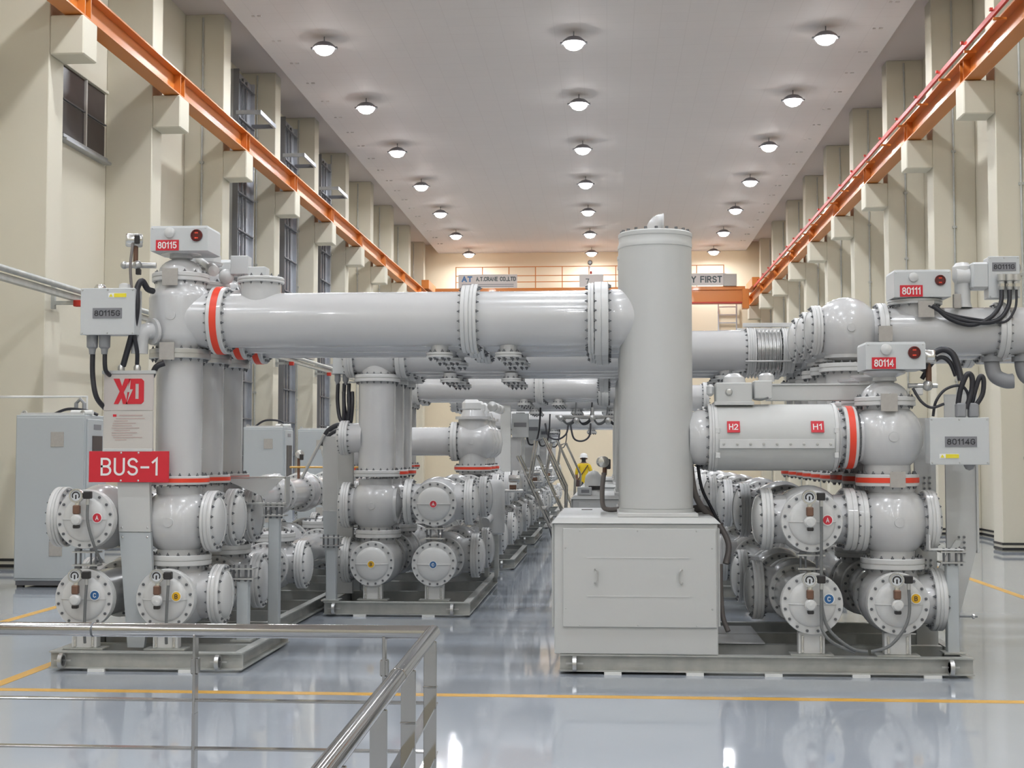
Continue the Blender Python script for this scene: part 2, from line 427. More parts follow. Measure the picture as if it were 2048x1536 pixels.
def baseboard(side):
    s = 1 if side == 'left' else -1
    xw, xp = (XL, PL) if s > 0 else (XR, PR)
    root = None
    parts = []
    for z0, z1 in ((0.0, 0.05), (0.10, 0.14)):
        ys = [YB]+sum([[y, y+0.58] for y in COLY], [])+[YF]
        for i in range(0, len(ys)-1, 2):
            a, b = sorted((xw, xw+s*0.012)); parts.append(rng_box(a, b, ys[i], ys[i+1], z0+0.02, z1+0.02))
        for y in COLY:
            a, b = sorted((xp, xp+s*0.012)); parts.append(rng_box(a, b, y-0.012, y+0.58, z0+0.02, z1+0.02))
            a, b = sorted((xw, xp)); parts.append(rng_box(a, b, y-0.012, y, z0+0.02, z1+0.02))
    single('baseboard_'+side, merge(*parts), 'black_paint', kind='structure', smooth=False)
baseboard('left'); baseboard('right')
for (x0, x1, y0, y1) in ((XL+0.1, XR-0.1, 10.22, 10.33), (-4.80, -4.69, 10.33, 62), (-6.50, -6.39, 10.33, 62), (5.10, 5.21, 10.33, 62)):
    child(fl, 'floor_line', rng_box(x0, x1, y0, y1, 0, 0.002), 'line_yellow', smooth=False)
def floor_joint(x0, x1, y0, y1): child(fl, 'floor_joint', rng_box(x0, x1, y0, y1, 0, 0.0012), 'grout', smooth=False)
floor_joint(-5.42, -5.412, YB+0.1, 10.2)
# dark four-pane louvre window high on the left wall
wn = Thing('window_1', None, None, (XL, 24.55, 7.46), kind='structure')
for i in range(2):
    for j in range(2):
        wn.box('pane', (0.03, 0.98, 0.57), (XL+0.03, 24.05+i*1.04, 7.78+j*0.63), 'dark_glass', 0)
wn.box('frame', (0.10, 2.16, 0.06), (XL+0.05, 24.57, 7.43), 'tray_metal', 0.004)
wn.box('frame', (0.10, 2.16, 0.06), (XL+0.05, 24.57, 8.74), 'wall', 0.004)
wn.box('mullion', (0.08, 0.05, 1.25), (XL+0.05, 24.57, 8.08), 'board_low', 0.004)
wn.box('transom', (0.05, 2.08, 0.02), (XL+0.05, 24.57, 8.095), 'tray_dark', 0)
wn.box('sill', (0.16, 2.2, 0.05), (XL+0.08, 24.57, 7.36), 'tray_metal', 0.004)
wn2 = Thing('window_2', None, None, (XR, 33.0, 6.3), kind='structure')
wn2.box('pane', (0.03, 1.9, 1.25), (XR-0.03, 33.2, 6.9), 'dark_glass', 0)
wn2.box('frame', (0.10, 2.1, 0.06), (XR-0.05, 33.2, 6.25), 'tray_metal', 0.004)

# lamps
LX = (-6.56, -0.76, 4.95); LZ = 11.19
LY = [31.17+5.55*k for k in range(-7, 7)]
RW = {-7: 'behind', }
for i, y in enumerate(LY):
    for j, x in enumerate(LX):
        side = ('left', 'middle', 'right')[j]
        vis = i-7
        lab = ('round bright ceiling lamp, %s row, %s lamp from the top of the picture' % (side, ORD[vis])) if vis >= 0 else 'round white high bay lamp of the ceiling rows outside the picture'
        t = Thing('ceiling_lamp', lab, 'lamp', (x, y, LZ), 'round high bay ceiling lamps')
        t.lathe('reflector', [(0.27, 0.0), (0.275, 0.015), (0.25, 0.06), (0.16, 0.13), (0.07, 0.16), (0.0, 0.16)], (x, y, LZ), 'Z', 'lamp_shell', 28)
        t.lathe('lens', [(0, -0.15), (0.10, -0.14), (0.18, -0.095), (0.225, -0.03), (0.235, 0.02), (0, 0.02)], (x, y, LZ), 'Z', 'lamp_lens', 24)
        t.cyl('rod', (x, y, LZ+0.15), (x, y, ZC), 0.012, 'bolt_steel', 6)
        for sx in (-1, 1): t.box('bracket', (0.05, 0.07, 0.05), (x+sx*0.285, y, LZ+0.01), 'bolt_steel', 0.004)
        ld = bpy.data.lights.new('bulb', 'AREA'); ld.shape = 'DISK'; ld.size = 0.40; ld.energy = LAMP_W; ld.color = LAMP_COL
        lo = bpy.data.objects.new('bulb', ld); COL.objects.link(lo); lo.parent = t.o; lo.location = (0, 0, -0.16)
# ceiling hook pairs
hk = finish('hook', *merge(rng_box(-0.10, -0.04, -0.03, 0.03, -0.02, 0), rng_box(0.03, 0.12, -0.03, 0.03, -0.02, 0)), 'soffit', False)
for i in range(22):
    for s, x in ((0, CLX+0.45), (1, CRX-0.45)): child(ce, 'ceiling_fitting', None, None, (x, 24+i*1.85, ZC), me=hk)

# crane runway beams
for side, xc, s in (('left', -8.42, 1), ('right', 6.79, -1)):
    t = Thing('crane_runway_beam', 'long orange crane beam resting on the corbels of the %s wall' % side, 'beam', (xc, YB+0.1, 8.72))
    y0, y1 = YB+0.1, YF-0.2; ym = (y0+y1)/2; L = y1-y0
    t.box('bottom_flange', (0.30, L, 0.025), (xc, ym, 8.7325+0.012), 'orange', 0)
    t.box('web', (0.02, L, 0.40), (xc, ym, 8.955), 'orange', 0)
    t.box('top_flange', (0.34, L, 0.03), (xc, ym, 9.165), 'orange', 0)
    t.box('rail', (0.06, L, 0.08), (xc, ym, 9.22), 'galvanised', 0)
    for y in COLY:
        for dy in (0.15, 0.40): t.box('stiffener', (0.28, 0.02, 0.39), (xc, y+dy, 8.955), 'orange', 0)
        t.box('bearing_plate', (0.36, 0.4, 0.025), (xc-s*0.05, y+0.29, 8.7325), 'brass', 0)
cr = Thing('conductor_rail', 'thin red crane power rail running along the right orange beam', 'rail', (6.5, YB+0.2, 9.1))
cr.box('bar', (0.05, 69.5, 0.10), (6.47, 26.5, 9.16), 'orange_red', 0.004)
for k in range(28):
    cr.box('bracket', (0.22, 0.05, 0.04), (6.56, 8+k*1.9, 9.06), 'orange', 0)
    cr.box('insulator', (0.05, 0.06, 0.05), (6.42, 8+k*1.9, 9.22), 'orange_red', 0)

# overhead crane at the far end
YC = 63.2
t = Thing('overhead_crane', 'orange overhead travelling crane spanning the far end of the hall', 'crane', (-0.8, YC, 8.55))
t.box('girder', (14.2, 0.5, 0.62), (-0.86, YC, 8.98), 'orange', 0.01)
t.box('girder_flange', (14.2, 0.62, 0.16), (-0.86, YC-0.02, 9.30), 'orange', 0.005)
t.box('girder_base', (14.2, 0.6, 0.05), (-0.86, YC, 8.645), 'orange_red', 0.005)
for x in (-8.3, 6.62): t.box('end_carriage', (0.34, 2.6, 0.4), (x, YC, 9.47), 'orange', 0.01)
t.box('drive_motor', (0.3, 0.5, 0.9), (6.25, YC-0.2, 8.8), 'orange', 0.02)
t.box('junction_box', (0.6, 0.4, 0.55), (5.55, YC-0.25, 9.66), 'plate_grey', 0.01)
rp = finish('railing_post', *rng_box(-0.02, 0.02, -0.02, 0.02, 0, 0.98), 'orange', False)
for k in range(11): t.add('railing_post', rp, (-7.0+k*1.228, YC-0.3, 9.38))
for z in (9.66, 9.95, 10.36): t.box('railing_bar', (12.32, 0.03, 0.035), (-0.86, YC-0.3, z), 'orange', 0)
b = t.box('sign_board', (2.72, 0.03, 0.62), (-5.52, YC-0.36, 9.70), 'board', 0.004)
t.text('A.T.CRANE CO.,LTD', (-5.14, YC-0.377, 9.80), 1.85, 0.20, 'dark_print', b, stroke=0.19)
t.text('AT', (-6.48, YC-0.377, 9.80), 0.5, 0.27, 'badge_blue', b, stroke=0.24)
t.raw('print_line', merge(*[moved(box_vf((2.4, 0.004, 0.035)), (0, 0, -k*0.09)) for k in range(2)]), 'grey_print', (-5.52, YC-0.377, 9.55), None, b, smooth=False)
b = t.box('sign_board', (1.1, 0.03, 0.58), (-0.75, YC-0.36, 9.68), 'board', 0.004)
t.text('7', (-0.93, YC-0.377, 9.66), 0.16, 0.24, 'dark_print', b)
b = t.box('sign_board', (2.9, 0.03, 0.56), (3.92, YC-0.36, 9.70), 'board', 0.004)
t.text('SAFETY FIRST', (3.92, YC-0.377, 9.70), 2.55, 0.31, 'dark_print', b, stroke=0.19)
t.lathe('beacon', [(0.05, 0), (0.05, 0.10), (0.03, 0.13), (0, 0.13)], (-0.77, YC-0.3, 10.0), 'Z', 'orange_red', 12)
sp = Thing('wall_speaker', 'small black fitting on the far wall below the middle lamps', 'speaker', (-0.85, YF-0.02, 10.95))
sp.lathe('body', [(0, 0), (0.11, 0), (0.11, 0.12), (0.08, 0.2), (0, 0.2)], (-0.85, YF-0.001, 10.95), '-Y', 'black_plastic', 14)
sp.box('bracket', (0.05, 0.06, 0.2), (-0.85, YF-0.04, 10.8), 'bolt_steel', 0.004)
wlad = Thing('wall_ladder', 'steel access ladder below the crane on the far wall', 'ladder', (5.7, YF-0.2, 5.5))
for x in (5.25, 6.1): wlad.box('stile', (0.06, 0.05, 3.4), (x, YF-0.25, 7.3), 'tray_metal', 0.004)
for k in range(9): wlad.box('rung', (0.85, 0.05, 0.05), (5.675, YF-0.25, 5.7+k*0.38), 'tray_metal', 0)
for z in (6.0, 8.5): wlad.box('standoff', (0.05, 0.25, 0.05), (5.25, YF-0.12, z), 'tray_metal', 0)

# vertical cable trays in the recesses of the left wall
for i, y in enumerate((33.8, 38.7, 43.6)):
    t = Thing('cable_tray', 'tall grey vertical cable tray on the left wall, %s from the front' % ORD[i], 'cable tray', (XL+0.1, y, 0), 'vertical cable trays on the left wall')
    t.box('back_plate', (0.50, 1.5, 11.3), (XL+0.27, y, 5.65), 'tray_metal', 0)
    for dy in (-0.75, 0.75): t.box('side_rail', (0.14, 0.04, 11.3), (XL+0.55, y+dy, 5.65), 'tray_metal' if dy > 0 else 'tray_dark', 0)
    for dy in (-0.2, 0.15): t.cyl('cable', (XL+0.56, y+dy, 0.02), (XL+0.56, y+dy, 11.2), 0.03, 'tray_dark', 8)
    for k in range(12): t.box('rung', (0.08, 1.5, 0.03), (XL+0.60, y, 0.8+k*0.93), 'tray_dark', 0)
    for z in (10.2, 4.55):
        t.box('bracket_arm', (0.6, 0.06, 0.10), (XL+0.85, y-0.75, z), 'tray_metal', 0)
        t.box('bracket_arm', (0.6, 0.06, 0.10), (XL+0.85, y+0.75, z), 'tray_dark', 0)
        t.box('bracket_bar', (0.06, 1.56, 0.10), (XL+1.15, y, z), 'tray_metal', 0)
# long horizontal tray on the left pilasters
t = Thing('pipe_rail', 'long grey horizontal pipe rail with red clips along the left wall', 'pipe', (-8.45, 8, 4.2))
t.box('channel', (0.10, 44, 0.09), (-8.46, 30, 4.26), 'galvanised', 0)
t.cyl('pipe', (-8.36, 8, 4.36), (-8.36, 52, 4.36), 0.045, 'galvanised', 10)
for y in COLY[4:13]:
    t.box('bracket', (0.5, 0.06, 0.06), (-8.55, y+0.25, 4.17), 'galvanised', 0)
    t.box('strut', (0.06, 0.06, 0.45), (-8.76, y+0.25, 4.30), 'galvanised', 0)
    t.box('clip', (0.12, 0.12, 0.10), (-8.36, y+0.25, 4.16), 'orange_red', 0.01)

# ------------------------------------------------------------------ stainless hand rail in front
def railing():
    t = Thing('stainless_railing', 'polished stainless steel guard rail with flat posts in the foreground', 'railing', (-0.64, 5.0, 0))
    zr = 1.148
    t.tube('handrail', [(-5.2, 5.0, zr), (-0.64, 5.0, zr)], 0.0255, 'stainless', 20, curve=False)
    t.tube('handrail', [(-0.64, 5.022, zr), (-0.543, 1.2, zr)], 0.0255, 'stainless', 20, curve=False)
    t.lathe('joint_collar', [(0.0262, 0), (0.027, 0.002), (0.027, 0.006), (0.0262, 0.008)], (-1.905, 5.0, zr), 'X', 'bolt_steel', 20)
    t.lathe('joint_collar', [(0.0262, 0), (0.027, 0.002), (0.027, 0.006), (0.0262, 0.008)], (-0.6145, 4.0, zr), (-0.0255, 1, 0), 'stainless', 20)
    for x in (-1.515, -0.815, -2.33, -3.03, -3.73):
        t.box('post', (0.012, 0.045, 0.85), (x, 5.0, 0.425), 'stainless', 0.002)
        t.box('post', (0.010, 0.045, 0.32), (x, 5.0, 0.975), 'stainless', 0.002)
        t.box('clamp', (0.030, 0.03, 0.06), (x, 5.0, 1.02), 'stainless', 0.004)
    for y in (4.90, 4.25, 3.60, 2.95, 2.30, 1.65):
        xs = -0.637+0.0255*(5-y)
        t.box('post', (0.046, 0.012, 1.13), (xs, y, 0.565), 'stainless', 0.002)
        t.box('clamp', (0.05, 0.02, 0.006), (xs, y, 0.97), 'stainless', 0.002)
    for z in (0.895, 0.72, 0.52, 0.32):
        t.box('flat_bar', (4.6, 0.036, 0.007), (-2.93, 5.0, z), 'stainless', 0.001)
        t.box('flat_bar', (0.038, 3.8, 0.007), (-0.5885, 3.1, z), 'stainless', 0.001, q=Quaternion((0, 0, 1), 0.0255))
railing()

# ------------------------------------------------------------------ gas insulated switchgear: building blocks
def skid(label, x0, x1, y0, y1, shims=(0.25, 0.72), lugs=True):
    t = Thing('base_frame', label, 'frame', ((x0+x1)/2, y0, 0.0), 'galvanised base frames on the floor')
    zb, zt = 0.022, 0.162
    def channel_x(name, y, s):      # web recessed, flanges toward s
        L = x1-x0
        vf = merge(moved(box_vf((L, 0.075, 0.012)), (0, 0, 0.064)), moved(box_vf((L, 0.075, 0.012)), (0, 0, -0.064)), moved(box_vf((L, 0.010, 0.118)), (0, -s*0.012, 0)))
        t.raw(name, vf, 'galvanised', ((x0+x1)/2, y, (zb+zt)/2), smooth=False)
    def channel_y(name, x, s):
        L = y1-y0-0.16
        vf = merge(moved(box_vf((0.075, L, 0.012)), (0, 0, 0.064)), moved(box_vf((0.075, L, 0.012)), (0, 0, -0.064)), moved(box_vf((0.010, L, 0.118)), (-s*0.03, 0, 0)))
        t.raw(name, vf, 'galvanised', (x, (y0+y1)/2, (zb+zt)/2), smooth=False)
    channel_x('front_beam', y0+0.0375, -1); channel_x('rear_beam', y1-0.0375, 1)
    channel_y('side_beam', x0+0.0375, -1); channel_y('side_beam', x1-0.0375, 1)
    for k in range(1, 3): t.box('cross_beam', (x1-x0-0.16, 0.09, 0.12), ((x0+x1)/2, y0+(y1-y0)*k/3, 0.095), 'galvanised', 0)
    pass
    for f in shims:
        t.box('shim', (0.14, 0.10, 0.022), (x0+(x1-x0)*f, y0+0.03, 0.011), 'white_paint', 0)
        t.box('shim', (0.14, 0.10, 0.022), (x0+(x1-x0)*f, y1-0.06, 0.011), 'white_paint', 0)
    if lugs:
        vf = merge(moved(lathe_vf([(0.045, -0.016), (0.062, -0.016), (0.062, 0.016), (0.045, 0.016), (0.045, -0.016)], 20), (0, 0, 0), axq('X').to_matrix()), moved(box_vf((0.14, 0.012, 0.012)), (0, 0.02, 0)))
        for x in (x0+0.12, x1-0.19): t.raw('lifting_lug', vf, 'alloy', (x, y0-0.03, 0.09))
    return t
def sphere_prof(r, k=16):
    return [(0.0, -r)]+[(r*math.sin(PI*i/k), -r*math.cos(PI*i/k)) for i in range(1, k)]+[(0.0, r)]
def arm(t, c, axis, L, r, end, red=None, rf=0.26, rib=True):
    a = Vector(AX[axis]); c = Vector(c)
    t.lathe('neck', [(r, 0.06), (r, L-0.05), (r+0.004, L)], c, axis, 'paint', 32)
    if end in ('cover', 'flange'):
        t.flange(c+a*(L+0.03), axis, rf, 0.06 if end == 'cover' else 0.09, 16, red)
    if end == 'cover': t.cover(c+a*(L+0.06), axis, rf, 0.035, 0.06, 16, rib)
def junction(label, c, r, arms, boss=True, name='spherical_tank', cat='tank', group=None):
    t = Thing(name, label, cat, (c[0], c[1], c[2]-r), group)
    t.lathe('shell', sphere_prof(r), c, 'Z', 'paint', 40)
    if boss:
        t.lathe('boss', [(0.0, 0), (0.042, 0), (0.040, 0.010), (0.0, 0.012)], (c[0], c[1]-r+0.004, c[2]), '-Y', 'paint', 20)
    for A in arms: arm(t, c, *A)
    return t
def badge(t, letter, at, r=0.037, parent=None):
    colr = {'A': 'badge_red', 'B': 'badge_yellow', 'C': 'badge_blue'}[letter]
    b = t.lathe('phase_badge', [(0, 0), (r, 0), (r, 0.004), (0, 0.004)], at, '-Y', colr, 24, parent)
    t.lathe('badge_rim', [(r, 0), (r+0.006, 0), (r+0.006, 0.003), (r, 0.003), (r, 0)], at, '-Y', 'white_print', 24, parent or b)
    t.text(letter, (at[0], at[1]-0.005, at[2]), 0.026, 0.038, 'black_print' if letter == 'B' else 'white_print', parent or b)
def end_tank(label, x, y, z, letter, off, length=0.75):
    """tube along +Y closed with a dished cover facing the camera"""
    t = Thing('bus_end_tank', label, 'tank', (x, y, z-0.26))
    t.lathe('shell', [(0.205, 0), (0.205, length)], (x, y, z), 'Y', 'paint', 36)
    t.flange((x, y+0.03, z), '-Y', 0.248, 0.06, 16, bolts=False)
    cp = t.cover((x, y, z), '-Y', 0.248, 0.03, 0.055, 16, True)
    if length > 0.5: t.flange((x, y+length-0.05, z), '-Y', 0.25, 0.08, 16)
    d = math.hypot(off[0], off[1]); dy = 0.03+0.055*math.sqrt(max(0, 1-(d/0.188)**2))+0.001 if d < 0.18 else 0.03
    badge(t, letter, (x+off[0], y-dy-(0.016 if d > 0.05 else 0.003), z+off[1]))
    return t
def gauge(label, x, y, z, hose=None, tall=True):
    """pressure gauge and valve hanging on a cover"""
    t = Thing('pressure_gauge', label, 'gauge', (x, y, z-0.03), 'pressure gauges on the bus ends')
    t.lathe('case', [(0, 0), (0.055, 0), (0.058, 0.008), (0.058, 0.055), (0.046, 0.055), (0.044, 0.046), (0, 0.046)], (x-0.035, y-0.03, z+0.20), '-Y', 'bright_steel', 28)
    t.lathe('dial', [(0, 0), (0.043, 0), (0.043, 0.002), (0, 0.002)], (x-0.035, y-0.0765, z+0.20), '-Y', 'dial_face', 24)
    arc = [(0.030*math.cos(a), 0, 0.030*math.sin(a)) for a in [PI*(1.2-1.4*k/10) for k in range(11)]]
    t.raw('scale_arc', tube_vf(arc, 0.006, 5, False), 'black_plastic', (x-0.035, y-0.079, z+0.20))
    t.box('needle', (0.012, 0.003, 0.035), (x-0.035, y-0.08, z+0.19), 'black_plastic', 0)
    t.box('switch_box', (0.065, 0.05, 0.062), (x+0.058, y-0.06, z+0.205), 'black_plastic', 0.006)
    t.lathe('stem', [(0, 0), (0.022, 0), (0.022, 0.13), (0.014, 0.15), (0, 0.15)], (x-0.03, y-0.05, z+0.03), 'Z', 'bright_steel', 14)
    t.box('valve_block', (0.055, 0.05, 0.075), (x-0.032, y-0.065, z+0.085), 'brass', 0.008)
    t.lathe('valve_knob', [(0, 0), (0.03, 0), (0.047, 0.012), (0.047, 0.04), (0.034, 0.055), (0, 0.06)], (x-0.03, y-0.045, z), '-Y', 'paint_flange', 20)
    t.box('drain_cap', (0.05, 0.045, 0.03), (x-0.03, y-0.07, z-0.055), 'black_plastic', 0.006)
    t.lathe('cable_gland', [(0, 0), (0.016, 0), (0.016, 0.05), (0, 0.05)], (x+0.06, y-0.06, z+0.125), 'Z', 'alloy', 10)
    if hose:
        t.tube('hose', [(x+0.06, y-0.06, z+0.14)]+hose, 0.013, 'hose_grey', 8)
    return t
def pedestal(t_label, x, y, z0, z1, grp='pedestals under the bus ends'):
    t = Thing('pedestal', t_label, 'support', (x, y, z0), grp)
    t.box('foot_plate', (0.34, 0.16, 0.012), (x, y, z0+0.006), 'galvanised', 0)
    t.box('column', (0.21, 0.10, z1-z0-0.012), (x, y, (z0+z1)/2+0.006), 'paint_flange', 0.004)
    for sx in (-0.075, 0.075): t.lathe('edge_roll', [(0, 0), (0.013, 0.004), (0.013, z1-z0-0.05), (0, z1-z0-0.045)], (x+sx, y-0.052, z0+0.02), 'Z', 'bright_steel', 10)
def spacer(label, x, y, z0, z1):
    t = Thing('leveling_bracket', label, 'bracket', (x, y, z0), 'bolted leveling brackets')
    for z in (z0+0.02, z1-0.02): t.box('plate', (0.22, 0.12, 0.014), (x, y, z), 'alloy', 0)
    for sx in (-0.085, -0.045, 0.045, 0.085): t.cyl('stud', (x+sx, y-0.03, z0), (x+sx, y-0.03, z1), 0.009, 'bolt_steel', 6)
    for sx in (-0.065, 0.065):
        for z in (z0, z1): t.box('nut', (0.05, 0.04, 0.018), (x+sx, y-0.03, z), 'bolt_steel', 0)
def riser(label, x, y, z0=1.60, z1=2.615, red=True, r=0.197, plate=False):
    t = Thing('riser_column', label, 'pipe', (x, y, z0), 'vertical riser pipes')
    t.lathe('shell', [(r, 0), (r, z1-z0)], (x, y, z0), 'Z', 'paint', 40)
    t.flange((x, y, z0-0.035), 'Z', 0.262, 0.075, 18, 0.45 if red else None)
    t.flange((x, y, z1+0.035), 'Z', 0.262, 0.085, 18, m='alloy' if plate else 'paint_flange')
    if plate: t.box('label_plate', (0.13, 0.008, 0.15), (x-0.03, y-0.268, z1+0.05), 'plate_grey', 0)
    return t
def stand(label, x, y, ztop, w=0.10, foot=0.166):
    t = Thing('square_stand', label, 'support', (x, y, foot), 'square support stands beside the bus')
    t.box('foot', (w*1.8, w*1.8, 0.014), (x, y, foot+0.007), 'galvanised', 0)
    t.box('post', (w, w, ztop-foot-0.11), (x, y, (ztop+foot-0.11)/2+0.007), 'cabinet_grey', 0.006)
    for z in (ztop-0.095, ztop-0.008): t.box('plate', (w*2.1, w*1.6, 0.013), (x, y, z), 'alloy', 0)
    for sx in (-0.75, -0.3, 0.3, 0.75): t.cyl('stud', (x+sx*w, y-w*0.5, ztop-0.12), (x+sx*w, y-w*0.5, ztop+0.025), 0.010, 'bolt_steel', 6)
def drive_box(label, x, y, z, number, w=0.50, d=0.46, h=0.215, cable=True):
    """flat operating box on top of a dome with number plate, knob and red position window"""
    t = Thing('drive_box', label, 'box', (x, y, z), 'flat drive boxes with red number plates')
    c = 0.07
    poly = [(-w/2, -d/2), (w/2, -d/2), (w/2, d/2-c), (w/2-c, d/2), (-w/2+c, d/2), (-w/2, d/2-c)]
    v = [(a, b, -h/2) for a, b in poly]+[(a, b, h/2-0.02) for a, b in poly]+[(a*0.97, b*0.97, h/2) for a, b in poly]; n = 6
    f = [tuple(range(n-1, -1, -1)), tuple(range(2*n, 3*n))]
    for j in range(2):
        for i in range(n): k = (i+1) % n; f.append((j*n+i, j*n+k, (j+1)*n+k, (j+1)*n+i))
    hs = t.raw('housing', (v, f), 'paint_box', (x, y, z+h/2), smooth=False)
    t.box('seam', (w*0.75, 0.004, 0.008), (x-0.02, y-d/2+0.005, z+0.004), 'black_plastic', 0)
    t.lathe('knob', [(0, 0), (0.046, 0), (0.044, 0.018), (0.036, 0.024), (0, 0.026)], (x-w*0.16, y-d/2, z+h*0.72), '-Y', 'paint_flange', 24)
    iw = t.lathe('position_window', [(0, 0), (0.052, 0), (0.052, 0.012), (0.043, 0.02), (0.040, 0.012), (0, 0.012)], (x+w*0.31, y-d/2, z+h*0.60), '-Y', 'lens_red', 28)
    for zz in (-0.022, 0.022): t.box('indicator', (0.03, 0.003, 0.012), (x+w*0.31, y-d/2-0.013, z+h*0.60+zz), 'red_band', 0, parent=iw)
    pl = t.box('number_plate', (w*0.40, 0.006, h*0.42), (x-w*0.20, y-d/2-0.003, z+h*0.22), 'red_sign', 0)
    t.text(number, (x-w*0.20, y-d/2-0.0075, z+h*0.22), w*0.33, h*0.27, 'white_print', pl)
    for sx in (-0.46, 0.46): t.lathe('screw', [(0, 0), (0.008, 0), (0, 0.004)], (x+sx*w, y-d/2, z+h*0.9), '-Y', 'alloy', 8)
    return t
def dome(label, x, y, z, r=0.195, h=0.145, top=0.25, plate=False, rf=0.245):
    t = Thing('dome_cap', label, 'dome', (x, y, z), 'domed caps under the drive boxes')
    fl_ = t.flange((x, y, z+0.03), 'Z', rf, 0.075, 14)
    prof = [(r*1.04, 0)]+[(r*math.cos(PI/2*k/8)*1.0, h*math.sin(PI/2*k/8)) for k in range(1, 7)]
    prof += [(0.10, h), (0.095, h+0.03), (0.17, top-0.075), (0.175, top-0.055), (0, top-0.055)]
    t.lathe('shell', prof, (x, y, z+0.06), 'Z', 'paint', 36)
    if plate: t.box('label_plate', (0.135, 0.010, 0.145), (x-0.015, y-rf-0.010, z+0.015), 'plate_grey', 0)
    return t
def marshalling(label, x, y, z, w, h, number, d=0.18, tag_at=(0, 0), sticker=None, glands_top=(), glands_bottom=(), plate=(0.24, 0.085)):
    """grey control box with a number plate; x,z = centre of its front"""
    t = Thing('control_box', label, 'box', (x, y+d/2, z-h/2), 'grey local control boxes')
    t.box('housing', (w, d, h), (x, y+d/2+0.012, z), 'paint_box', 0.006)
    lid = t.box('lid', (w+0.008, 0.022, h+0.008), (x, y+0.008, z), 'paint_box', 0.004)
    pl = t.box('number_plate', (plate[0], 0.004, plate[1]), (x+tag_at[0], y-0.005, z+tag_at[1]), 'grey_print', 0)
    t.text(number, (x+tag_at[0], y-0.0085, z+tag_at[1]), plate[0]*0.88, plate[1]*0.55, 'black_print', pl)
    if sticker:
        st = t.box('warning_sticker', (0.155, 0.002, 0.038), (x+sticker[0], y-0.0045, z+sticker[1]), 'white_print', 0)
        t.box('yellow_field', (0.105, 0.002, 0.032), (x+sticker[0]+0.024, y-0.0065, z+sticker[1]), 'yellow_print', 0, parent=st)
        t.raw('triangle', prism_vf([(-0.016, -0.012), (0.016, -0.012), (0, 0.014)], 0.002), 'yellow_print', (x+sticker[0]-0.055, y-0.0065, z+sticker[1]), None, st, smooth=False)
    for sx in (-1, 0, 1):
        for sz in (-1, 1): t.lathe('screw', [(0, 0), (0.008, 0), (0.006, 0.006), (0, 0.006)], (x+sx*(w/2-0.012), y-0.003, z+sz*(h/2-0.012)), '-Y', 'alloy', 8)
    for gx in glands_top:
        t.box('cable_gland', (0.078, 0.09, 0.12), (x+gx, y+d/2, z+h/2+0.065), 'gland', 0.012)
    for gx in glands_bottom:
        t.lathe('cable_gland', [(0, 0), (0.024, 0), (0.028, 0.03), (0.030, 0.045), (0.046, 0.06), (0.048, 0.16), (0, 0.16)], (x+gx, y+d/2, z-h/2-0.16), 'Z', 'gland', 16)
    return t
def bus_pipe(label, p0, p1, r=0.235, name='bus_pipe', group='horizontal bus pipes', f0=True, f1=True, rf=0.29, red0=None, t0=0.11, t1=0.11):
    p0, p1 = Vector(p0), Vector(p1); ax = (p1-p0).normalized()
    t = Thing(name, label, 'pipe', tuple(p0), group)
    L = (p1-p0).length
    t.lathe('shell', [(r, 0), (r, L)], p0, tuple(ax), 'paint', 48)
    if f0: t.flange(p0+ax*t0/2, tuple(ax), rf, t0, 20, red0)
    if f1: t.flange(p1-ax*t1/2, tuple(ax), rf, t1, 20)
    return t
def nozzle(t, x, y, z, r=0.075, rf=0.115):
    n = t.lathe('drain_nozzle', [(r, 0), (r, 0.075), (0, 0.075)], (x, y, z), '-Z', 'paint', 24)
    t.flange((x, y, z-0.085), '-Z', rf, 0.045, 8, parent=n)

# ------------------------------------------------------------------ bus rows (three parallel pipes running into the hall)
def bus_row(row, xB, s, Y0, nbay, first=True, detail=True, per=5.9):
    xA = xB-s*0.69
    out = '-X' if s > 0 else 'X'; inn = 'X' if s > 0 else '-X'
    y1 = Y0+0.52
    zA, zC = 1.245, 0.585
    yA = [y1+per*p+q for p in range(nbay) for q in (0, 1.8, 3.7)]
    yC = [y1+0.72+per*p+q for p in range(nbay) for q in (0, 1.35, 3.7)]
    yB = [y1+per*p+q for p in range(nbay) for q in (0, 1.32, 3.2)]
    for nm, xs, z, ys in (('upper', xA, zA, yA), ('lower outer', xA, zC, yC), ('lower inner', xB, zC, yB)):
        for i, y in enumerate(ys):
            arms = [('Y', 0.34, 0.205, 'flange')]
            if i > 0: arms.append(('-Y', 0.30, 0.205, 'none'))
            if nm != 'lower inner': arms.append((out, 0.31, 0.205, 'cover'))
            else: arms.append((inn, 0.30, 0.205, 'cover')); arms.append(('Z', 0.27, 0.2, 'flange'))
            if nm == 'upper' and i == 0: arms.append((inn, 0.30, 0.205, 'flange'))
            junction('bus tank with bolted side cover, %s line, %s row, %s from front' % (nm, row, ORD[i]) if i < 14 else 'grey bus tank far back in the %s line of the %s row' % (nm, row),
                     (xs, y, z), 0.285, arms, boss=False, name='bus_tank', group='bus tanks of the %s row' % row)
            if i+1 < len(ys):
                a, b = y+0.43, ys[i+1]-0.25
                if b-a > 0.1:
                    bus_pipe('straight grey bus pipe, %s line of the %s row, %s from the front' % (nm, row, ORD[i]) if i < 14 else 'straight grey bus pipe far back in the %s line of the %s row' % (nm, row),
                             (xs, a, z), (xs, b, z), 0.205, f0=False, rf=0.255, t1=0.08, group='lengthwise bus pipes of the %s row' % row)
    return xA, y1

PITCH = 0.66
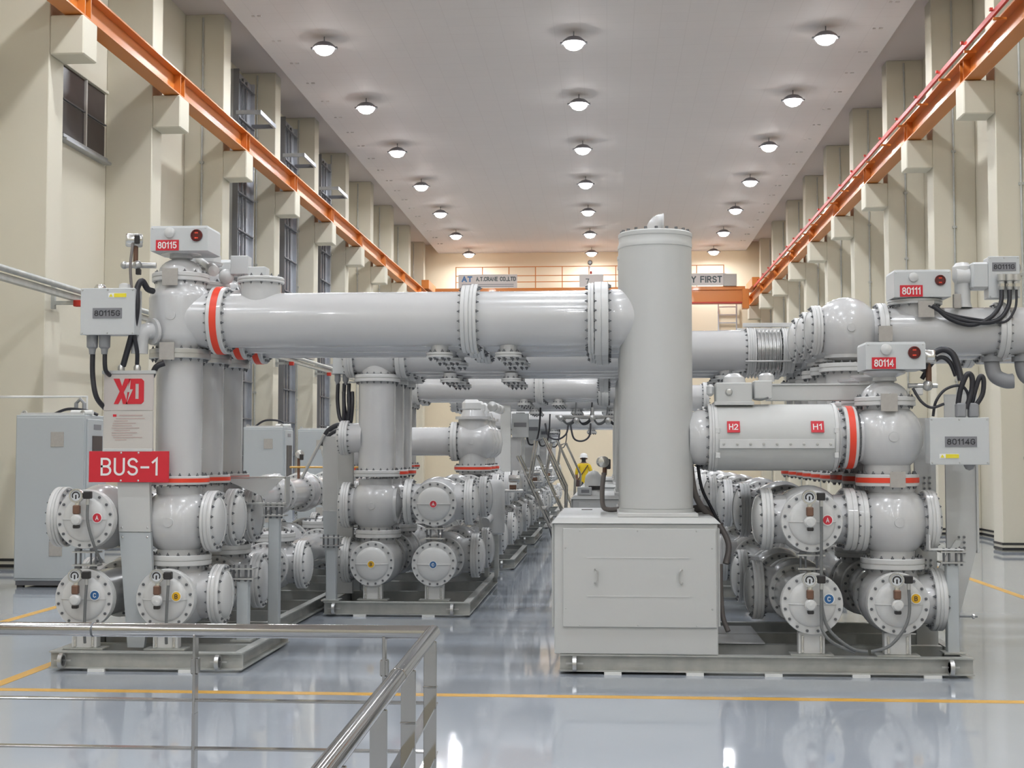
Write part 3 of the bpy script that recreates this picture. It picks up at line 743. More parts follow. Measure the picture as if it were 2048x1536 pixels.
# ================================================================== LEFT BAY (BUS-1, 80115)
XBL = -3.68
Y0 = 11.17
skid('galvanised base frame under the BUS-1 bay behind the guard rail', -4.62, -3.0, Y0, 12.86)
skid('galvanised base frame behind the BUS-1 bay, second in the left row', -4.62, -3.25, 13.2, 16.3)
skid('galvanised base frame third in the left row', -4.62, -3.2, 17.2, 20.5)
xA, y1 = bus_row('left', XBL, 1, Y0, 3)
for lt, x, z, nm in (('A', xA, 1.245, 'upper'), ('C', xA, 0.585, 'lower left'), ('B', XBL, 0.585, 'lower right')):
    off = {'A': (0.125, 0.015), 'C': (0.115, 0.035), 'B': (0.115, 0.03)}[lt]
    L_ = 0.19 if lt != 'C' else 0.90
    end_tank('round bolted bus end with letter %s badge and gauge, %s of the BUS-1 bay' % (lt, nm), x, Y0+0.13, z, lt, off, L_)
    hx = 0.02
    gauge('pressure gauge and brown valve on the %s bus end of the BUS-1 bay' % nm, x, Y0+0.06, z,
          [(x+0.062, Y0+0.0, z-0.02), (x+0.09+hx, Y0+0.03, z-0.22), (x+0.12+hx, Y0+0.12, z-0.36)] if lt == 'A' else [(x+0.05, Y0+0.0, z-0.05), (x+0.04, Y0+0.02, z-0.25), (x+0.03, Y0+0.06, z-0.36)])
pedestal('white pedestal under the lower left bus end of the BUS-1 bay', xA, Y0+0.17, 0.164, 0.35)
pedestal('white pedestal under the lower right bus end of the BUS-1 bay', XBL, Y0+0.17, 0.164, 0.35)
spacer('bolted bracket between the A and C bus ends of the BUS-1 bay', xA, Y0+0.16, 0.84, 0.99)
# three phase columns
for k in range(3):
    y = y1+PITCH*k; p = PH[k]
    arms = [('Z', 0.30, 0.195, 'none'), ('-Z', 0.31, 0.18, 'none'), ('X', 0.25, 0.19, 'cover')]
    if k == 0: arms.append(('-X', 0.26, 0.205, 'none'))
    junction('grey spherical tank below the %s riser column of the BUS-1 bay' % p, (XBL-0.02, y, 1.215), 0.302, arms, group='spherical tanks of the BUS-1 bay')
    riser('thick grey vertical riser column with red ring, %s of three in the BUS-1 bay' % p, XBL-0.03, y, plate=True)
    # head tank
    t = Thing('head_tank', 'grey drum shaped head tank on the %s riser column of the BUS-1 bay' % p, 'tank', (XBL-0.03, y, 2.70), 'head tanks of the BUS-1 bay')
    xh = XBL-0.03
    t.lathe('shell', [(0.20, 0), (0.205, 0.02), (0.255, 0.07), (0.268, 0.12), (0.268, 0.44), (0.255, 0.49), (0.22, 0.53), (0.215, 0.60)], (xh, y, 2.695), 'Z', 'paint', 44)
    t.lathe('neck', [(0.245, 0), (0.245, 0.33)], (xh, y, 2.945), 'X', 'paint', 40)
    t.lathe('boss', [(0, 0), (0.042, 0), (0.04, 0.012), (0, 0.014)], (xh, y-0.262, 2.97), '-Y', 'paint', 20)
    for a in (-0.6, ): 
        e = t.lathe('side_port', [(0.085, 0), (0.085, 0.28), (0.115, 0.281), (0.115, 0.31), (0, 0.31)], (xh+0.02, y, 2.86), (-0.75, -0.9, -0.1), 'paint', 24)
    t.tube('vent_elbow', [(xh-0.16, y-0.22, 2.84), (xh-0.22, y-0.27, 2.83), (xh-0.255, y-0.29, 2.77), (xh-0.26, y-0.29, 2.64)], 0.072, 'paint', 16)
    dome('white domed cap on the %s head tank of the BUS-1 bay' % p, xh+0.0, y, 3.285, plate=(k == 0))
drive_box('flat grey drive box with red 80115 plate above the BUS-1 bay', -3.665, y1+0.02, 3.53, '80115')
# linkage of the rear phases
for k in (1, 2):
    y = y1+PITCH*k
    t = Thing('linkage_unit', 'white rounded linkage gear on the %s dome of the BUS-1 bay' % PH[k], 'linkage', (XBL-0.03, y, 3.44), 'linkage gears of the BUS-1 bay')
    t.box('gear_box', (0.26, 0.3, 0.14), (XBL-0.03, y, 3.58), 'paint_box', 0.03)
    t.lathe('shaft', [(0, 0), (0.03, 0), (0.03, 0.42), (0.055, 0.43), (0.05, 0.50), (0, 0.51)], (XBL-0.03, y-0.15, 3.56), '-Y' if k == 2 else (0.55, -0.85, -0.35), 'paint_flange', 18)
    t.lathe('ball_joint', sphere_prof(0.07, 10), (XBL+0.22, y-0.12, 3.40), 'Z', 'paint_flange', 18)
    t.lathe('ball_joint', sphere_prof(0.05, 10), (XBL+0.30, y-0.10, 3.47), 'Z', 'paint_flange', 18)
t = Thing('terminal_box', 'small grey terminal box behind the 80115 drive box', 'box', (-3.33, 12.25, 3.36))
t.box('housing', (0.16, 0.14, 0.17), (-3.33, 12.25, 3.50), 'paint_box', 0.006)
t.box('bracket', (0.05, 0.05, 0.10), (-3.33, 12.25, 3.38), 'alloy', 0)
# control box 80115G with cables, gauge pipe
gb = marshalling('grey control box marked 80115G left of the BUS-1 head tank', -4.178, 11.2, 2.982, 0.455, 0.385, '80115G', tag_at=(0.0, -0.015), sticker=(0.085, 0.135), glands_bottom=(-0.16, -0.055), plate=(0.25, 0.087))
t = Thing('warning_lamp', 'small round lamp and vent on the 80115G box', 'lamp', (-4.25, 11.3, 3.18))
t.lathe('lamp', [(0.05, 0), (0.05, 0.02), (0.035, 0.045), (0, 0.05)], (-4.28, 11.3, 3.175), 'Z', 'bright_steel', 16)
t.lathe('vent', [(0.05, 0), (0.045, 0.045), (0.02, 0.055), (0, 0.055)], (-4.07, 11.3, 3.175), 'Z', 'paint_flange', 16)
t = Thing('gas_sensor', 'steel gas density sensor on a thin pipe beside the 80115 drive box', 'sensor', (-4.06, 11.55, 3.30))
t.lathe('head', [(0, 0), (0.055, 0), (0.06, 0.012), (0.06, 0.125), (0.05, 0.14), (0, 0.145)], (-4.02, 11.58, 3.635), (-1, -0.45, 0.0), 'bright_steel', 24)
t.box('plug', (0.045, 0.03, 0.075), (-4.04, 11.505, 3.635), 'black_plastic', 0.006)
t.tube('stem', [(-4.07, 11.56, 3.62), (-4.07, 11.56, 3.45)], 0.022, 'brass', 8, curve=False)
t.tube('valve_pipe', [(-4.16, 11.56, 3.42), (-3.9, 11.6, 3.42)], 0.026, 'alloy', 10, curve=False)
t.lathe('valve_body', sphere_prof(0.04, 8), (-4.05, 11.55, 3.42), 'Z', 'alloy', 14)
t.lathe('valve_body', sphere_prof(0.033, 8), (-4.17, 11.56, 3.42), 'Z', 'alloy', 14)
t.box('drain', (0.04, 0.04, 0.05), (-4.04, 11.55, 3.36), 'black_plastic', 0.004)
t.tube('signal_cable', [(-4.075, 11.5, 3.60), (-4.08, 11.46, 3.4), (-4.06, 11.44, 3.2), (-4.03, 11.40, 3.08)], 0.013, 'hose_brown', 8)
def cable(label, pts, r, m='cable', group=None):
    single('cable', tube_vf([Vector(p)-Vector(pts[0]) for p in pts], r, 10), m, label, 'cable', pts[0], group)
cable('black cable loop hanging from the left gland of the 80115G box', [(-4.338, 11.3, 2.64), (-4.335, 11.3, 2.45), (-4.30, 11.3, 2.27), (-4.26, 11.42, 2.17), (-4.20, 11.46, 2.10)], 0.022)
cable('black cable hanging from the right gland of the 80115G box', [(-4.233, 11.3, 2.64), (-4.225, 11.3, 2.5), (-4.21, 11.41, 2.44), (-4.18, 11.46, 2.36)], 0.019)
cable('thick black cable bundle between the sensor and the XD board', [(-3.875, 11.45, 3.18), (-3.90, 11.38, 3.19), (-3.925, 11.31, 3.25), (-3.955, 11.28, 3.18), (-3.945, 11.26, 3.05), (-3.965, 11.27, 2.90), (-4.04, 11.33, 2.70), (-4.11, 11.40, 2.54)], 0.026)
cable('thin black cable dropping right beside the XD board bundle', [(-3.955, 11.29, 2.98), (-3.975, 11.29, 2.80), (-3.965, 11.33, 2.65), (-3.985, 11.39, 2.55)], 0.018)
cable('black cable curving behind the top of the XD board', [(-3.76, 11.42, 2.56), (-3.82, 11.40, 2.53), (-3.88, 11.46, 2.45)], 0.026)
# sign post, XD board and BUS-1 sign
t = Thing('sign_post', 'grey tapered sheet metal post carrying the BUS-1 sign', 'post', (-3.86, 11.20, 0.16))
yy = 11.43
t.raw('lower_panel', prism_vf([(-4.125, 1.13), (-3.855, 1.13), (-3.83, 0.70), (-3.90, 0.165), (-4.04, 0.165)], 0.05), 'cabinet_grey', (0, yy, 0), smooth=False)
t.raw('upper_panel', prism_vf([(-4.145, 1.55), (-3.87, 1.55), (-3.855, 1.135), (-4.125, 1.135)], 0.06), 'paint_satin', (0, yy, 0), smooth=False)
t.raw('back_panel', prism_vf([(-4.13, 2.49), (-3.90, 2.49), (-3.90, 1.555), (-4.13, 1.555)], 0.05), 'paint_satin', (0, yy+0.015, 0), smooth=False)
for x, z in ((-4.10, 1.17), (-3.88, 1.17), (-4.095, 1.09), (-3.88, 1.09)): t.lathe('screw', [(0, 0), (0.01, 0), (0, 0.006)], (x, yy-0.031, z), '-Y', 'alloy', 8)
t = Thing('notice_board', 'notice board with large red XD logo on the sign post', 'sign', (-4.050, 11.375, 1.83))
bw = 0.43
t.box('upper_plate', (bw, 0.02, 0.31), (-4.050, 11.38, 2.312), 'board', 0.004)
lo_ = t.box('lower_plate', (bw, 0.02, 0.325), (-4.050, 11.38, 1.993), 'board_low', 0.004)
t.box('top_rail', (bw+0.03, 0.045, 0.03), (-4.050, 11.385, 2.482), 'paint_satin', 0.004)
t.box('bottom_rail', (bw, 0.04, 0.025), (-4.050, 11.385, 1.822), 'paint_satin', 0.004)
for x in (-4.125, -3.985): t.lathe('gland', [(0, 0), (0.03, 0), (0.03, 0.03), (0.02, 0.05), (0, 0.05)], (x, 11.395, 2.497), 'Z', 'alloy', 12)
lx, lz, lw, lh = -4.18, 2.212, 0.265, 0.215
def LP(u, v): return (u*lw, v*lh)
X1 = [LP(*p) for p in ((0, 1), (0.20, 1), (0.285, 0.70), (0.37, 1), (0.56, 1), (0.34, 0.47), (0.47, 0.0), (0.32, 0), (0.27, 0.24), (0.17, 0), (0.02, 0), (0.21, 0.5))]
D1 = [LP(*p) for p in ((0.56, 1), (0.90, 1), (1.0, 0.88), (1.0, 0.12), (0.90, 0), (0.44, 0), (0.44, 0.0), (0.58, 0.16), (0.72, 0.19), (0.83, 0.19), (0.83, 0.81), (0.72, 0.81), (0.72, 0.19), (0.58, 0.16), (0.60, 0.5))]
lg = t.raw('logo', prism_vf(X1, 0.004), 'red_sign', (lx, 11.368, lz), smooth=False)
def quad(a, b, c, d): return prism_vf([LP(*a), LP(*b), LP(*c), LP(*d)], 0.004)
t.raw('logo', merge(quad((0.52, 1), (0.72, 1), (0.72, 0), (0.42, 0)), quad((0.72, 1), (0.92, 1), (0.83, 0.80), (0.72, 0.80)), quad((0.92, 1), (1, 0.90), (1, 0.10), (0.83, 0.20)), quad((0.92, 1), (0.83, 0.20), (0.83, 0.20), (0.83, 0.80)), quad((0.72, 0.20), (0.83, 0.20), (1.0, 0.10), (0.92, 0)), quad((0.72, 0.2), (0.92, 0), (0.92, 0), (0.72, 0))), 'red_sign', (lx, 11.368, lz), smooth=False)
t.raw('logo_bolt', prism_vf([LP(*p) for p in ((0.565, 0.95), (0.445, 0.47), (0.535, 0.47), (0.455, 0.06), (0.645, 0.58), (0.545, 0.58))], 0.004), 'board', (lx, 11.365, lz), smooth=False)
t.raw('small_print', merge(*[moved(box_vf((w_, 0.002, 0.007)), (dx, 0, -k*0.02)) for k, (w_, dx) in enumerate(((0.25, 0.02), (0.12, -0.06), (0.2, -0.03), (0.17, -0.05), (0.24, -0.02), (0.14, -0.05), (0.22, -0.03), (0.18, -0.05), (0.25, 0.0), (0.1, -0.06)))]), 'faint_print', (-4.050, 11.3685, 2.09), None, lo_, smooth=False)
t.box('stamp', (0.03, 0.002, 0.02), (-4.165, 11.3685, 2.115), 'red_sign', 0, parent=lo_)
t.box('title_line', (0.20, 0.002, 0.01), (-4.025, 11.3685, 2.117), 'faint_print', 0, parent=lo_)
t = Thing('bus_sign', 'red sign with white lettering BUS-1 on the post', 'sign', (-4.035, 11.365, 1.55))
pl = t.box('panel', (0.69, 0.012, 0.262), (-4.037, 11.373, 1.683), 'red_sign', 0.002)
t.text('BUS-1', (-4.029, 11.365, 1.683), 0.50, 0.15, 'white_print', pl, stroke=0.12)
for x in (-4.105, -3.955):
    for z in (1.80, 1.566): t.lathe('rivet', [(0, 0), (0.009, 0), (0, 0.005)], (x, 11.367, z), '-Y', 'alloy', 8)
stand('short square stand at the right front of the BUS-1 bay', -3.185, 11.9, 0.80)
stand('tall square stand carrying the side bracket of the BUS-1 bay', -3.12, 12.75, 1.31)
t = Thing('side_bracket', 'grey folded bracket between the tall stand and the bus pipes', 'bracket', (-3.3, 12.75, 1.31))
t.box('seat', (0.42, 0.16, 0.014), (-3.22, 12.75, 1.325), 'alloy', 0)
t.box('upright', (0.014, 0.16, 0.24), (-3.005, 12.75, 1.45), 'alloy', 0)
t.box('top', (0.62, 0.16, 0.016), (-3.31, 12.75, 1.57), 'alloy', 0)
t.raw('gusset', prism_vf([(-0.3, 0), (0.28, 0), (0.1, -0.17)], 0.012), 'paint_satin', (-3.31, 12.68, 1.56), smooth=False)

# horizontal pipes to the breakers
XCB = 0.405; ZT = 2.945
def top_pipes(bay, xs, ybase, rich=True, red=0.45):
    for k in range(3):
        y = ybase+PITCH*k; p = PH[k]
        t = bus_pipe('long white horizontal pipe with red ring, left half, %s of the %s' % (p, bay), (xs+0.30, y, ZT), (-1.165, y, ZT), 0.236, rf=0.292, red0=red, t0=0.13, t1=0.075, group='cross pipes from the '+bay)
        nozzle(t, -1.44, y, ZT-0.225)
        if rich and k == 0:
            n = t.lathe('manhole', [(0.175, 0), (0.175, 0.30), (0, 0.30)], (-3.0, y, ZT+0.03), 'Z', 'paint', 32)
            t.flange((-3.0, y, ZT+0.345), 'Z', 0.20, 0.05, 12, parent=n)
            t.box('terminal_block', (0.15, 0.15, 0.09), (-3.02, y, ZT+0.415), 'paint_box', 0.006, parent=n)
        t = bus_pipe('white horizontal pipe ending at the tall cylinder, right half, %s of the %s' % (p, bay), (-1.165, y, ZT), (-0.118, y, ZT), 0.236, rf=0.30, t0=0.06, t1=0.05, group='cross pipes from the '+bay)
        nozzle(t, -0.85, y, ZT-0.225)
top_pipes('BUS-1 bay', XBL-0.03, y1)

# ------------------------------------------------------------------ circuit breakers
def breaker(label, y, grp, extras=False):
    t = Thing('circuit_breaker', label, 'breaker', (XCB, y, 1.27), 'tall cylindrical circuit breakers')
    x = XCB
    t.box('base_plate', (0.66, 0.645, 0.032), (x, y, 1.287), 'paint_flange', 0.004)
    t.lathe('base_ring', [(0, 0), (0.318, 0), (0.318, 0.03), (0, 0.03)], (x, y, 1.303), 'Z', 'paint_satin', 48)
    t.lathe('tank', [(0.308, 0), (0.308, 2.20), (0.313, 2.205), (0.313, 2.24), (0.31, 2.245), (0.31, 2.29), (0.315, 2.295), (0.315, 2.325), (0.305, 2.335), (0, 2.335)], (x, y, 1.335), 'Z', 'paint_satin', 56)
    t.lathe('side_nozzle', [(0.23, 0.0), (0.255, 0.27), (0.25, 0.37), (0.235, 0.41)], (x, y, ZT), '-X', 'paint', 40)
    t.flange((x-0.46, y, ZT), '-X', 0.315, 0.12, 20)
    parts = [moved(lathe_vf([(0.013, 0), (0.013, 0.022), (0, 0.024)], 6), (0.285*math.cos(a), 0.285*math.sin(a), 0)) for a in [2*PI*i/20 for i in range(20)]]
    t.raw('lid_bolts', merge(*parts), 'bolt_steel', (x, y, 3.67), kind='stuff')
    t.tube('vent_elbow', [(x, y, 3.66), (x, y, 3.75), (x+0.02, y-0.01, 3.79), (x+0.06, y-0.02, 3.815), (x+0.085, y-0.02, 3.82)], [0.062]*25, 'paint', 18) if False else None
    el = [(0, 0, 0)]+[(0.075-0.075*math.cos(a), 0, 0.04+0.075*math.sin(a)) for a in [PI/2*i/8 for i in range(9)]]
    e = t.raw('vent_elbow', tube_vf(el, 0.062, 18, False), 'paint', (x-0.01, y, 3.665))
    t.lathe('elbow_lip', [(0.050, 0), (0.066, 0), (0.066, 0.012), (0.050, 0.012), (0.05, 0)], (x+0.062, y, 3.78), 'X', 'paint_flange', 20, parent=e)
    return t
def cb_cabinet(label, y0, rich):
    x0, x1, y1_, z0, z1 = -0.445, 0.882, y0+2.05, 0.164, 1.225
    t = Thing('mechanism_cabinet', label, 'cabinet', ((x0+x1)/2, y0, z0), 'low cabinets under the circuit breakers')
    t.box('body', (x1-x0, y1_-y0, z1-z0), ((x0+x1)/2, (y0+y1_)/2, (z0+z1)/2), 'paint_satin', 0.008)
    xm = (x0+x1)/2; ym = (y0+y1_)/2; w = x1-x0+0.05; d = y1_-y0+0.05
    v = [(-w/2, -d/2, 0), (w/2, -d/2, 0), (w/2, d/2, 0), (-w/2, d/2, 0), (-w/2+0.045, -d/2+0.045, 0.045), (w/2-0.045, -d/2+0.045, 0.045), (w/2-0.045, d/2-0.045, 0.045), (-w/2+0.045, d/2-0.045, 0.045)]
    t.raw('lid', (v, [(3, 2, 1, 0), (4, 5, 6, 7), (0, 1, 5, 4), (1, 2, 6, 5), (2, 3, 7, 6), (3, 0, 4, 7)]), 'paint_satin', (xm, ym, z1), smooth=False)
    dr = t.box('front_panel', (1.245, 0.02, 0.80), (0.248, y0-0.009, 0.785), 'paint_satin', 0.005)
    for z in (0.947, 0.635): t.box('groove', (0.83, 0.004, 0.007), (0.24, y0-0.0205, z), 'paint_flange', 0, parent=dr)
    for x, s in ((-0.115, 1), (0.595, -1)):
        t.tube('handle', [(x, y0-0.018, 0.852), (x+s*0.012, y0-0.05, 0.852), (x+s*0.025, y0-0.055, 0.83), (x+s*0.025, y0-0.055, 0.765), (x+s*0.012, y0-0.05, 0.743), (x, y0-0.018, 0.743)], 0.0065, 'alloy', 8, dr)
    for x, z in ((-0.235, 1.165), (0.235, 1.165), (0.71, 1.165), (-0.35, 1.025), (0.835, 1.025), (-0.35, 0.535), (0.835, 0.535), (-0.235, 0.40), (0.235, 0.40), (0.71, 0.40)):
        t.lathe('screw', [(0, 0), (0.007, 0), (0.005, 0.004), (0, 0.004)], (x, y0-0.019, z), '-Y', 'alloy', 8, parent=dr)
    t.box('side_door', (0.02, y1_-y0-0.1, 0.86), (x0-0.012, ym, 0.80), 'paint_satin', 0.004)
    t.box('side_door', (0.02, y1_-y0-0.1, 0.80), (x1+0.012, ym, 0.785), 'paint_satin', 0.004)
    t.box('latch', (0.02, 0.06, 0.14), (x0-0.03, y0+0.5, 0.85), 'black_plastic', 0.004)
    t.box('top_plate', (0.10, 0.06, 0.006), (-0.20, y0+1.55, 1.273), 'hose_brown', 0)
    return t
for i, yb in enumerate((11.72, 17.6, 23.5, 29.4)):
    n = ('front', 'second', 'third', 'fourth')[i]
    for k in range(3):
        breaker('tall smooth grey cylinder with vent elbow on the %s mechanism cabinet, %s of three' % (n, PH[k]), yb+0.02+PITCH*k, None)
    cb_cabinet('low grey mechanism cabinet with two handles, %s one along the aisle' % n, yb-0.42, i == 0)
skid('long galvanised base frame under the front cabinet and the 80114 bay', -0.40, 2.91, 11.30, 13.6, shims=(0.03+0.1, 0.33, 0.52, 0.73, 0.9))
for i, y in enumerate((17.18, 23.08, 28.98)):
    skid('galvanised base frame under the %s mechanism cabinet along the aisle' % ('second', 'third', 'fourth')[i], -0.40, 2.91, y, y+2.4)
# flexible duct and sensor on the front cabinet
t = Thing('cable_duct', 'brown flexible duct curving on top of the front cabinet', 'duct', (-0.02, 12.3, 1.27))
t.tube('hose', [(0.10, 12.35, 1.30), (0.0, 12.35, 1.295), (-0.05, 12.35, 1.33), (-0.055, 12.36, 1.48), (-0.04, 12.38, 1.62)], 0.022, 'hose_brown', 10)
t.lathe('sensor_head', [(0, 0), (0.05, 0), (0.05, 0.10), (0, 0.11)], (-0.06, 12.40, 1.72), (0.2, -1, 0), 'bright_steel', 18)
t.box('plug', (0.04, 0.05, 0.09), (0.0, 12.34, 1.70), 'black_plastic', 0.006)
t.tube('stem', [(-0.03, 12.39, 1.70), (-0.035, 12.39, 1.60)], 0.02, 'brass', 8, curve=False)

# ================================================================== RIGHT BAY (80114) with current transformers
XBR = 2.36; Y0R = 11.20
xAR, y1r = bus_row('right', XBR, 1, Y0R, 3)
for lt, x, z, nm in (('A', xAR-0.03, 1.245, 'upper'), ('C', xAR-0.035, 0.585, 'lower left'), ('B', XBR-0.04, 0.588, 'lower right')):
    off = {'A': (0.115, 0.015), 'C': (0.125, 0.045), 'B': (0.125, 0.05)}[lt]
    end_tank('round bolted bus end with letter %s badge and gauge, %s of the 80114 bay' % (lt, nm), x, Y0R+0.13, z, lt, off, 0.19 if lt != 'C' else 0.90)
hs = {'A': [(1.70, 11.2, 1.15), (1.695, 11.2, 0.80), (1.70, 11.2, 0.55), (1.76, 11.19, 0.38), (1.92, 11.18, 0.25), (2.05, 11.2, 0.22)],
      'C': [(1.69, 11.19, 0.50), (1.70, 11.18, 0.38), (1.78, 11.17, 0.29), (1.95, 11.2, 0.215)],
      'B': [(2.38, 11.19, 0.53), (2.33, 11.17, 0.40), (2.22, 11.18, 0.27), (2.08, 11.2, 0.22)]}
for lt, x, z, nm in (('A', xAR-0.03, 1.245, 'upper'), ('C', xAR-0.035, 0.585, 'lower left'), ('B', XBR-0.04, 0.588, 'lower right')):
    gauge('pressure gauge and brown valve on the %s bus end of the 80114 bay' % nm, x, Y0R+0.06, z, hs[lt])
pedestal('white pedestal under the lower left bus end of the 80114 bay', xAR-0.035, Y0R+0.2, 0.164, 0.35)
pedestal('white pedestal under the lower right bus end of the 80114 bay', XBR-0.04, Y0R+0.2, 0.164, 0.35)
spacer('bolted bracket between the A and C bus ends of the 80114 bay', xAR-0.03, Y0R+0.2, 0.84, 0.99)
def ct_unit(bay, ybase, rich):
    for k in range(3):
        y = ybase+PITCH*k; p = PH[k]; zc = 1.93
        t = Thing('current_transformer', 'horizontal cylindrical current transformer%s, %s of three in the %s bay' % (' with H1 and H2 tags' if k == 0 and rich else '', p, bay), 'transformer', (1.38, y, zc-0.285), 'current transformers of the %s bay' % bay)
        t.lathe('neck', [(0.20, 0), (0.215, 0.03), (0.235, 0.08), (0.23, 0.16)], (0.68, y, zc), 'X', 'paint', 36)
        t.flange((0.862, y, zc), 'X', 0.285, 0.05, 18)
        t.lathe('upper_shell', [(0.262, 0), (0.280, 0.004), (0.280, 0.99), (0.262, 0.994)], (0.893, y, zc), 'X', 'paint_satin', 48)
        for x in (0.897, 1.883): t.lathe('end_strap', [(0.279, -0.012), (0.288, -0.012), (0.288, 0.012), (0.279, 0.012), (0.279, -0.012)], (x, y, zc), 'X', 'paint_flange', 48)
        st = t.box('seam_strip', (0.94, 0.012, 0.075), (1.39, y-0.278, zc-0.055), 'paint_flange', 0.002)
        for i in range(9): t.lathe('screw', [(0, 0), (0.012, 0), (0.010, 0.008), (0, 0.009)], (0.955+i*0.109, y-0.284, zc-0.058), '-Y', 'alloy', 8, parent=st)
        for x in (0.905, 1.875):
            for z in (0.075, -0.13): t.box('clasp', (0.035, 0.03, 0.045), (x, y-0.272, zc+z-0.02), 'paint_flange', 0.003)
        t.flange((1.905, y, zc), 'X', 0.27, 0.025, 18, bolts=False)
        t.lathe('neck', [(0.215, 0), (0.215, 0.1)], (1.90, y, zc), 'X', 'paint', 36)
        t.flange((2.015, y, zc), 'X', 0.262, 0.105, 18, 0.50)
        if k == 0 and rich:
            for tx, x in (('H2', 1.035), ('H1', 1.722)):
                pl = t.box('tag', (0.105, 0.006, 0.098), (x, y-0.2755, zc+0.085), 'red_sign', 0, q=Quaternion((1, 0, 0), -0.31))
                t.text(tx, (x, y-0.280, zc+0.085), 0.075, 0.052, 'white_print', pl, Quaternion((1, 0, 0), -0.31))
        arms = [('-Z', 0.305, 0.19, 'none'), ('Z', 0.27, 0.19, 'none'), ('-X', 0.24, 0.205, 'none')]
        j = junction('grey spherical tank right of the current transformer, %s of three in the %s bay' % (p, bay), (XBR-0.025, y, zc), 0.302, arms, group='upper spherical tanks of the %s bay' % bay)
        j.flange((XBR-0.025, y, 1.573), 'Z', 0.258, 0.10, 18, 0.42)
        if k == 0: j.box('label_plate', (0.125, 0.010, 0.13), (XBR+0.01, y-0.262, 1.58), 'plate_grey', 0)
        dome('white domed cap on the %s upper tank of the %s bay' % (p, bay), XBR-0.035, y, 2.20, plate=(k == 0), rf=0.25, top=0.28)
        arms = [('Z', 0.29, 0.19, 'none'), ('-Z', 0.31, 0.18, 'none'), ('X', 0.25, 0.19, 'cover', None, 0.255)]
        if k == 0: arms.append(('-X', 0.24, 0.205, 'flange', None, 0.255))
        junction('grey spherical tank below the red ring, %s of three in the %s bay' % (p, bay), (XBR+0.01, y, 1.232), 0.308, arms, group='lower spherical tanks of the %s bay' % bay)
ct_unit('80114', y1r+0.05, True)
drive_box('flat grey drive box with red 80114 plate above the right bay', 2.367, y1r+0.02, 2.49, '80114', w=0.485, h=0.225)
t = Thing('ct_terminal_box', 'grey terminal box with round lock on top of the current transformer', 'box', (1.07, 11.72, 2.20))
t.box('housing', (0.30, 0.24, 0.19), (1.055, 11.75, 2.295), 'paint_satin', 0.008)
t.box('foot', (0.33, 0.26, 0.03), (1.055, 11.75, 2.215), 'paint_satin', 0.004)
t.box('side_box', (0.15, 0.2, 0.155), (1.30, 11.75, 2.33), 'paint_satin', 0.008)
t.lathe('lock', [(0, 0), (0.032, 0), (0.030, 0.01), (0.02, 0.022), (0, 0.024)], (1.01, 11.63, 2.31), '-Y', 'alloy', 20)
t.lathe('lid_dome', [(0.10, 0), (0.09, 0.05), (0.05, 0.08), (0, 0.09)], (1.07, 11.80, 2.39), 'Z', 'paint', 18)
t.lathe('lid_dome', [(0.07, 0), (0.065, 0.05), (0.04, 0.07), (0, 0.075)], (1.34, 11.78, 2.405), 'Z', 'paint', 18)
t.tube('conduit', [(1.22, 11.66, 2.25), (1.28, 11.64, 2.245), (1.34, 11.64, 2.262)], 0.009, 'hose_grey', 6)
t.box('gland_block', (0.06, 0.1, 0.10), (0.865, 11.75, 2.33), 'paint_flange', 0.02)
t = Thing('cable_channel', 'long pale horizontal cable channel behind the current transformer terminal box', 'channel', (1.85, 12.05, 2.25))
t.box('trough', (1.10, 0.14, 0.13), (1.92, 12.05, 2.315), 'paint_satin', 0.004)
t.box('cover', (1.12, 0.16, 0.016), (1.92, 12.05, 2.388), 'paint_satin', 0.002)
t.lathe('leg', [(0, 0), (0.02, 0), (0.02, 0.06), (0, 0.06)], (1.6, 12.05, 2.19), 'Z', 'alloy', 10)
# box 80114G and its cables
marshalling('grey control box marked 80114G at the right end of the front bay', 2.845, 11.4, 1.895, 0.465, 0.375, '80114G', tag_at=(0.01, -0.005), sticker=(-0.085, -0.122), glands_top=(0.035, 0.135), plate=(0.255, 0.085))
t = Thing('box_lamp', 'round grey lamp under the 80114G control box', 'lamp', (2.95, 11.48, 1.66))
t.lathe('globe', [(0, 0), (0.03, 0.012), (0.045, 0.04), (0.045, 0.05), (0, 0.05)], (2.945, 11.5, 1.655), 'Z', 'gland', 18)
cable('black cable loop above the left gland of the 80114G box', [(2.86, 11.49, 2.20), (2.88, 11.48, 2.32), (2.93, 11.47, 2.44), (2.97, 11.47, 2.42), (2.965, 11.47, 2.30), (2.92, 11.47, 2.16)], 0.022)
cable('black cable loop above the right gland of the 80114G box', [(2.97, 11.49, 2.20), (2.99, 11.47, 2.30), (3.03, 11.46, 2.42), (3.06, 11.46, 2.40), (3.05, 11.46, 2.28), (3.0, 11.47, 2.19)], 0.02)
cable('thick black cable arching right of the 80114 drive box', [(2.62, 11.7, 2.48), (2.68, 11.68, 2.60), (2.78, 11.66, 2.66), (2.86, 11.64, 2.62), (2.90, 11.62, 2.50), (2.915, 11.6, 2.40)], 0.028)
cable('second black cable arching right of the 80114 drive box', [(2.63, 11.75, 2.42), (2.70, 11.72, 2.54), (2.78, 11.70, 2.60), (2.85, 11.68, 2.55), (2.89, 11.66, 2.44)], 0.02)
cable('thin black cable curving up from the 80114G box', [(2.66, 11.5, 2.10), (2.68, 11.48, 2.22), (2.76, 11.48, 2.32), (2.88, 11.48, 2.35), (2.94, 11.49, 2.28), (2.93, 11.49, 2.17)], 0.012)
cable('thin dark cable drooping from the 80114 dome', [(2.50, 11.5, 2.33), (2.56, 11.47, 2.22), (2.64, 11.46, 2.17), (2.74, 11.46, 2.20)], 0.012)
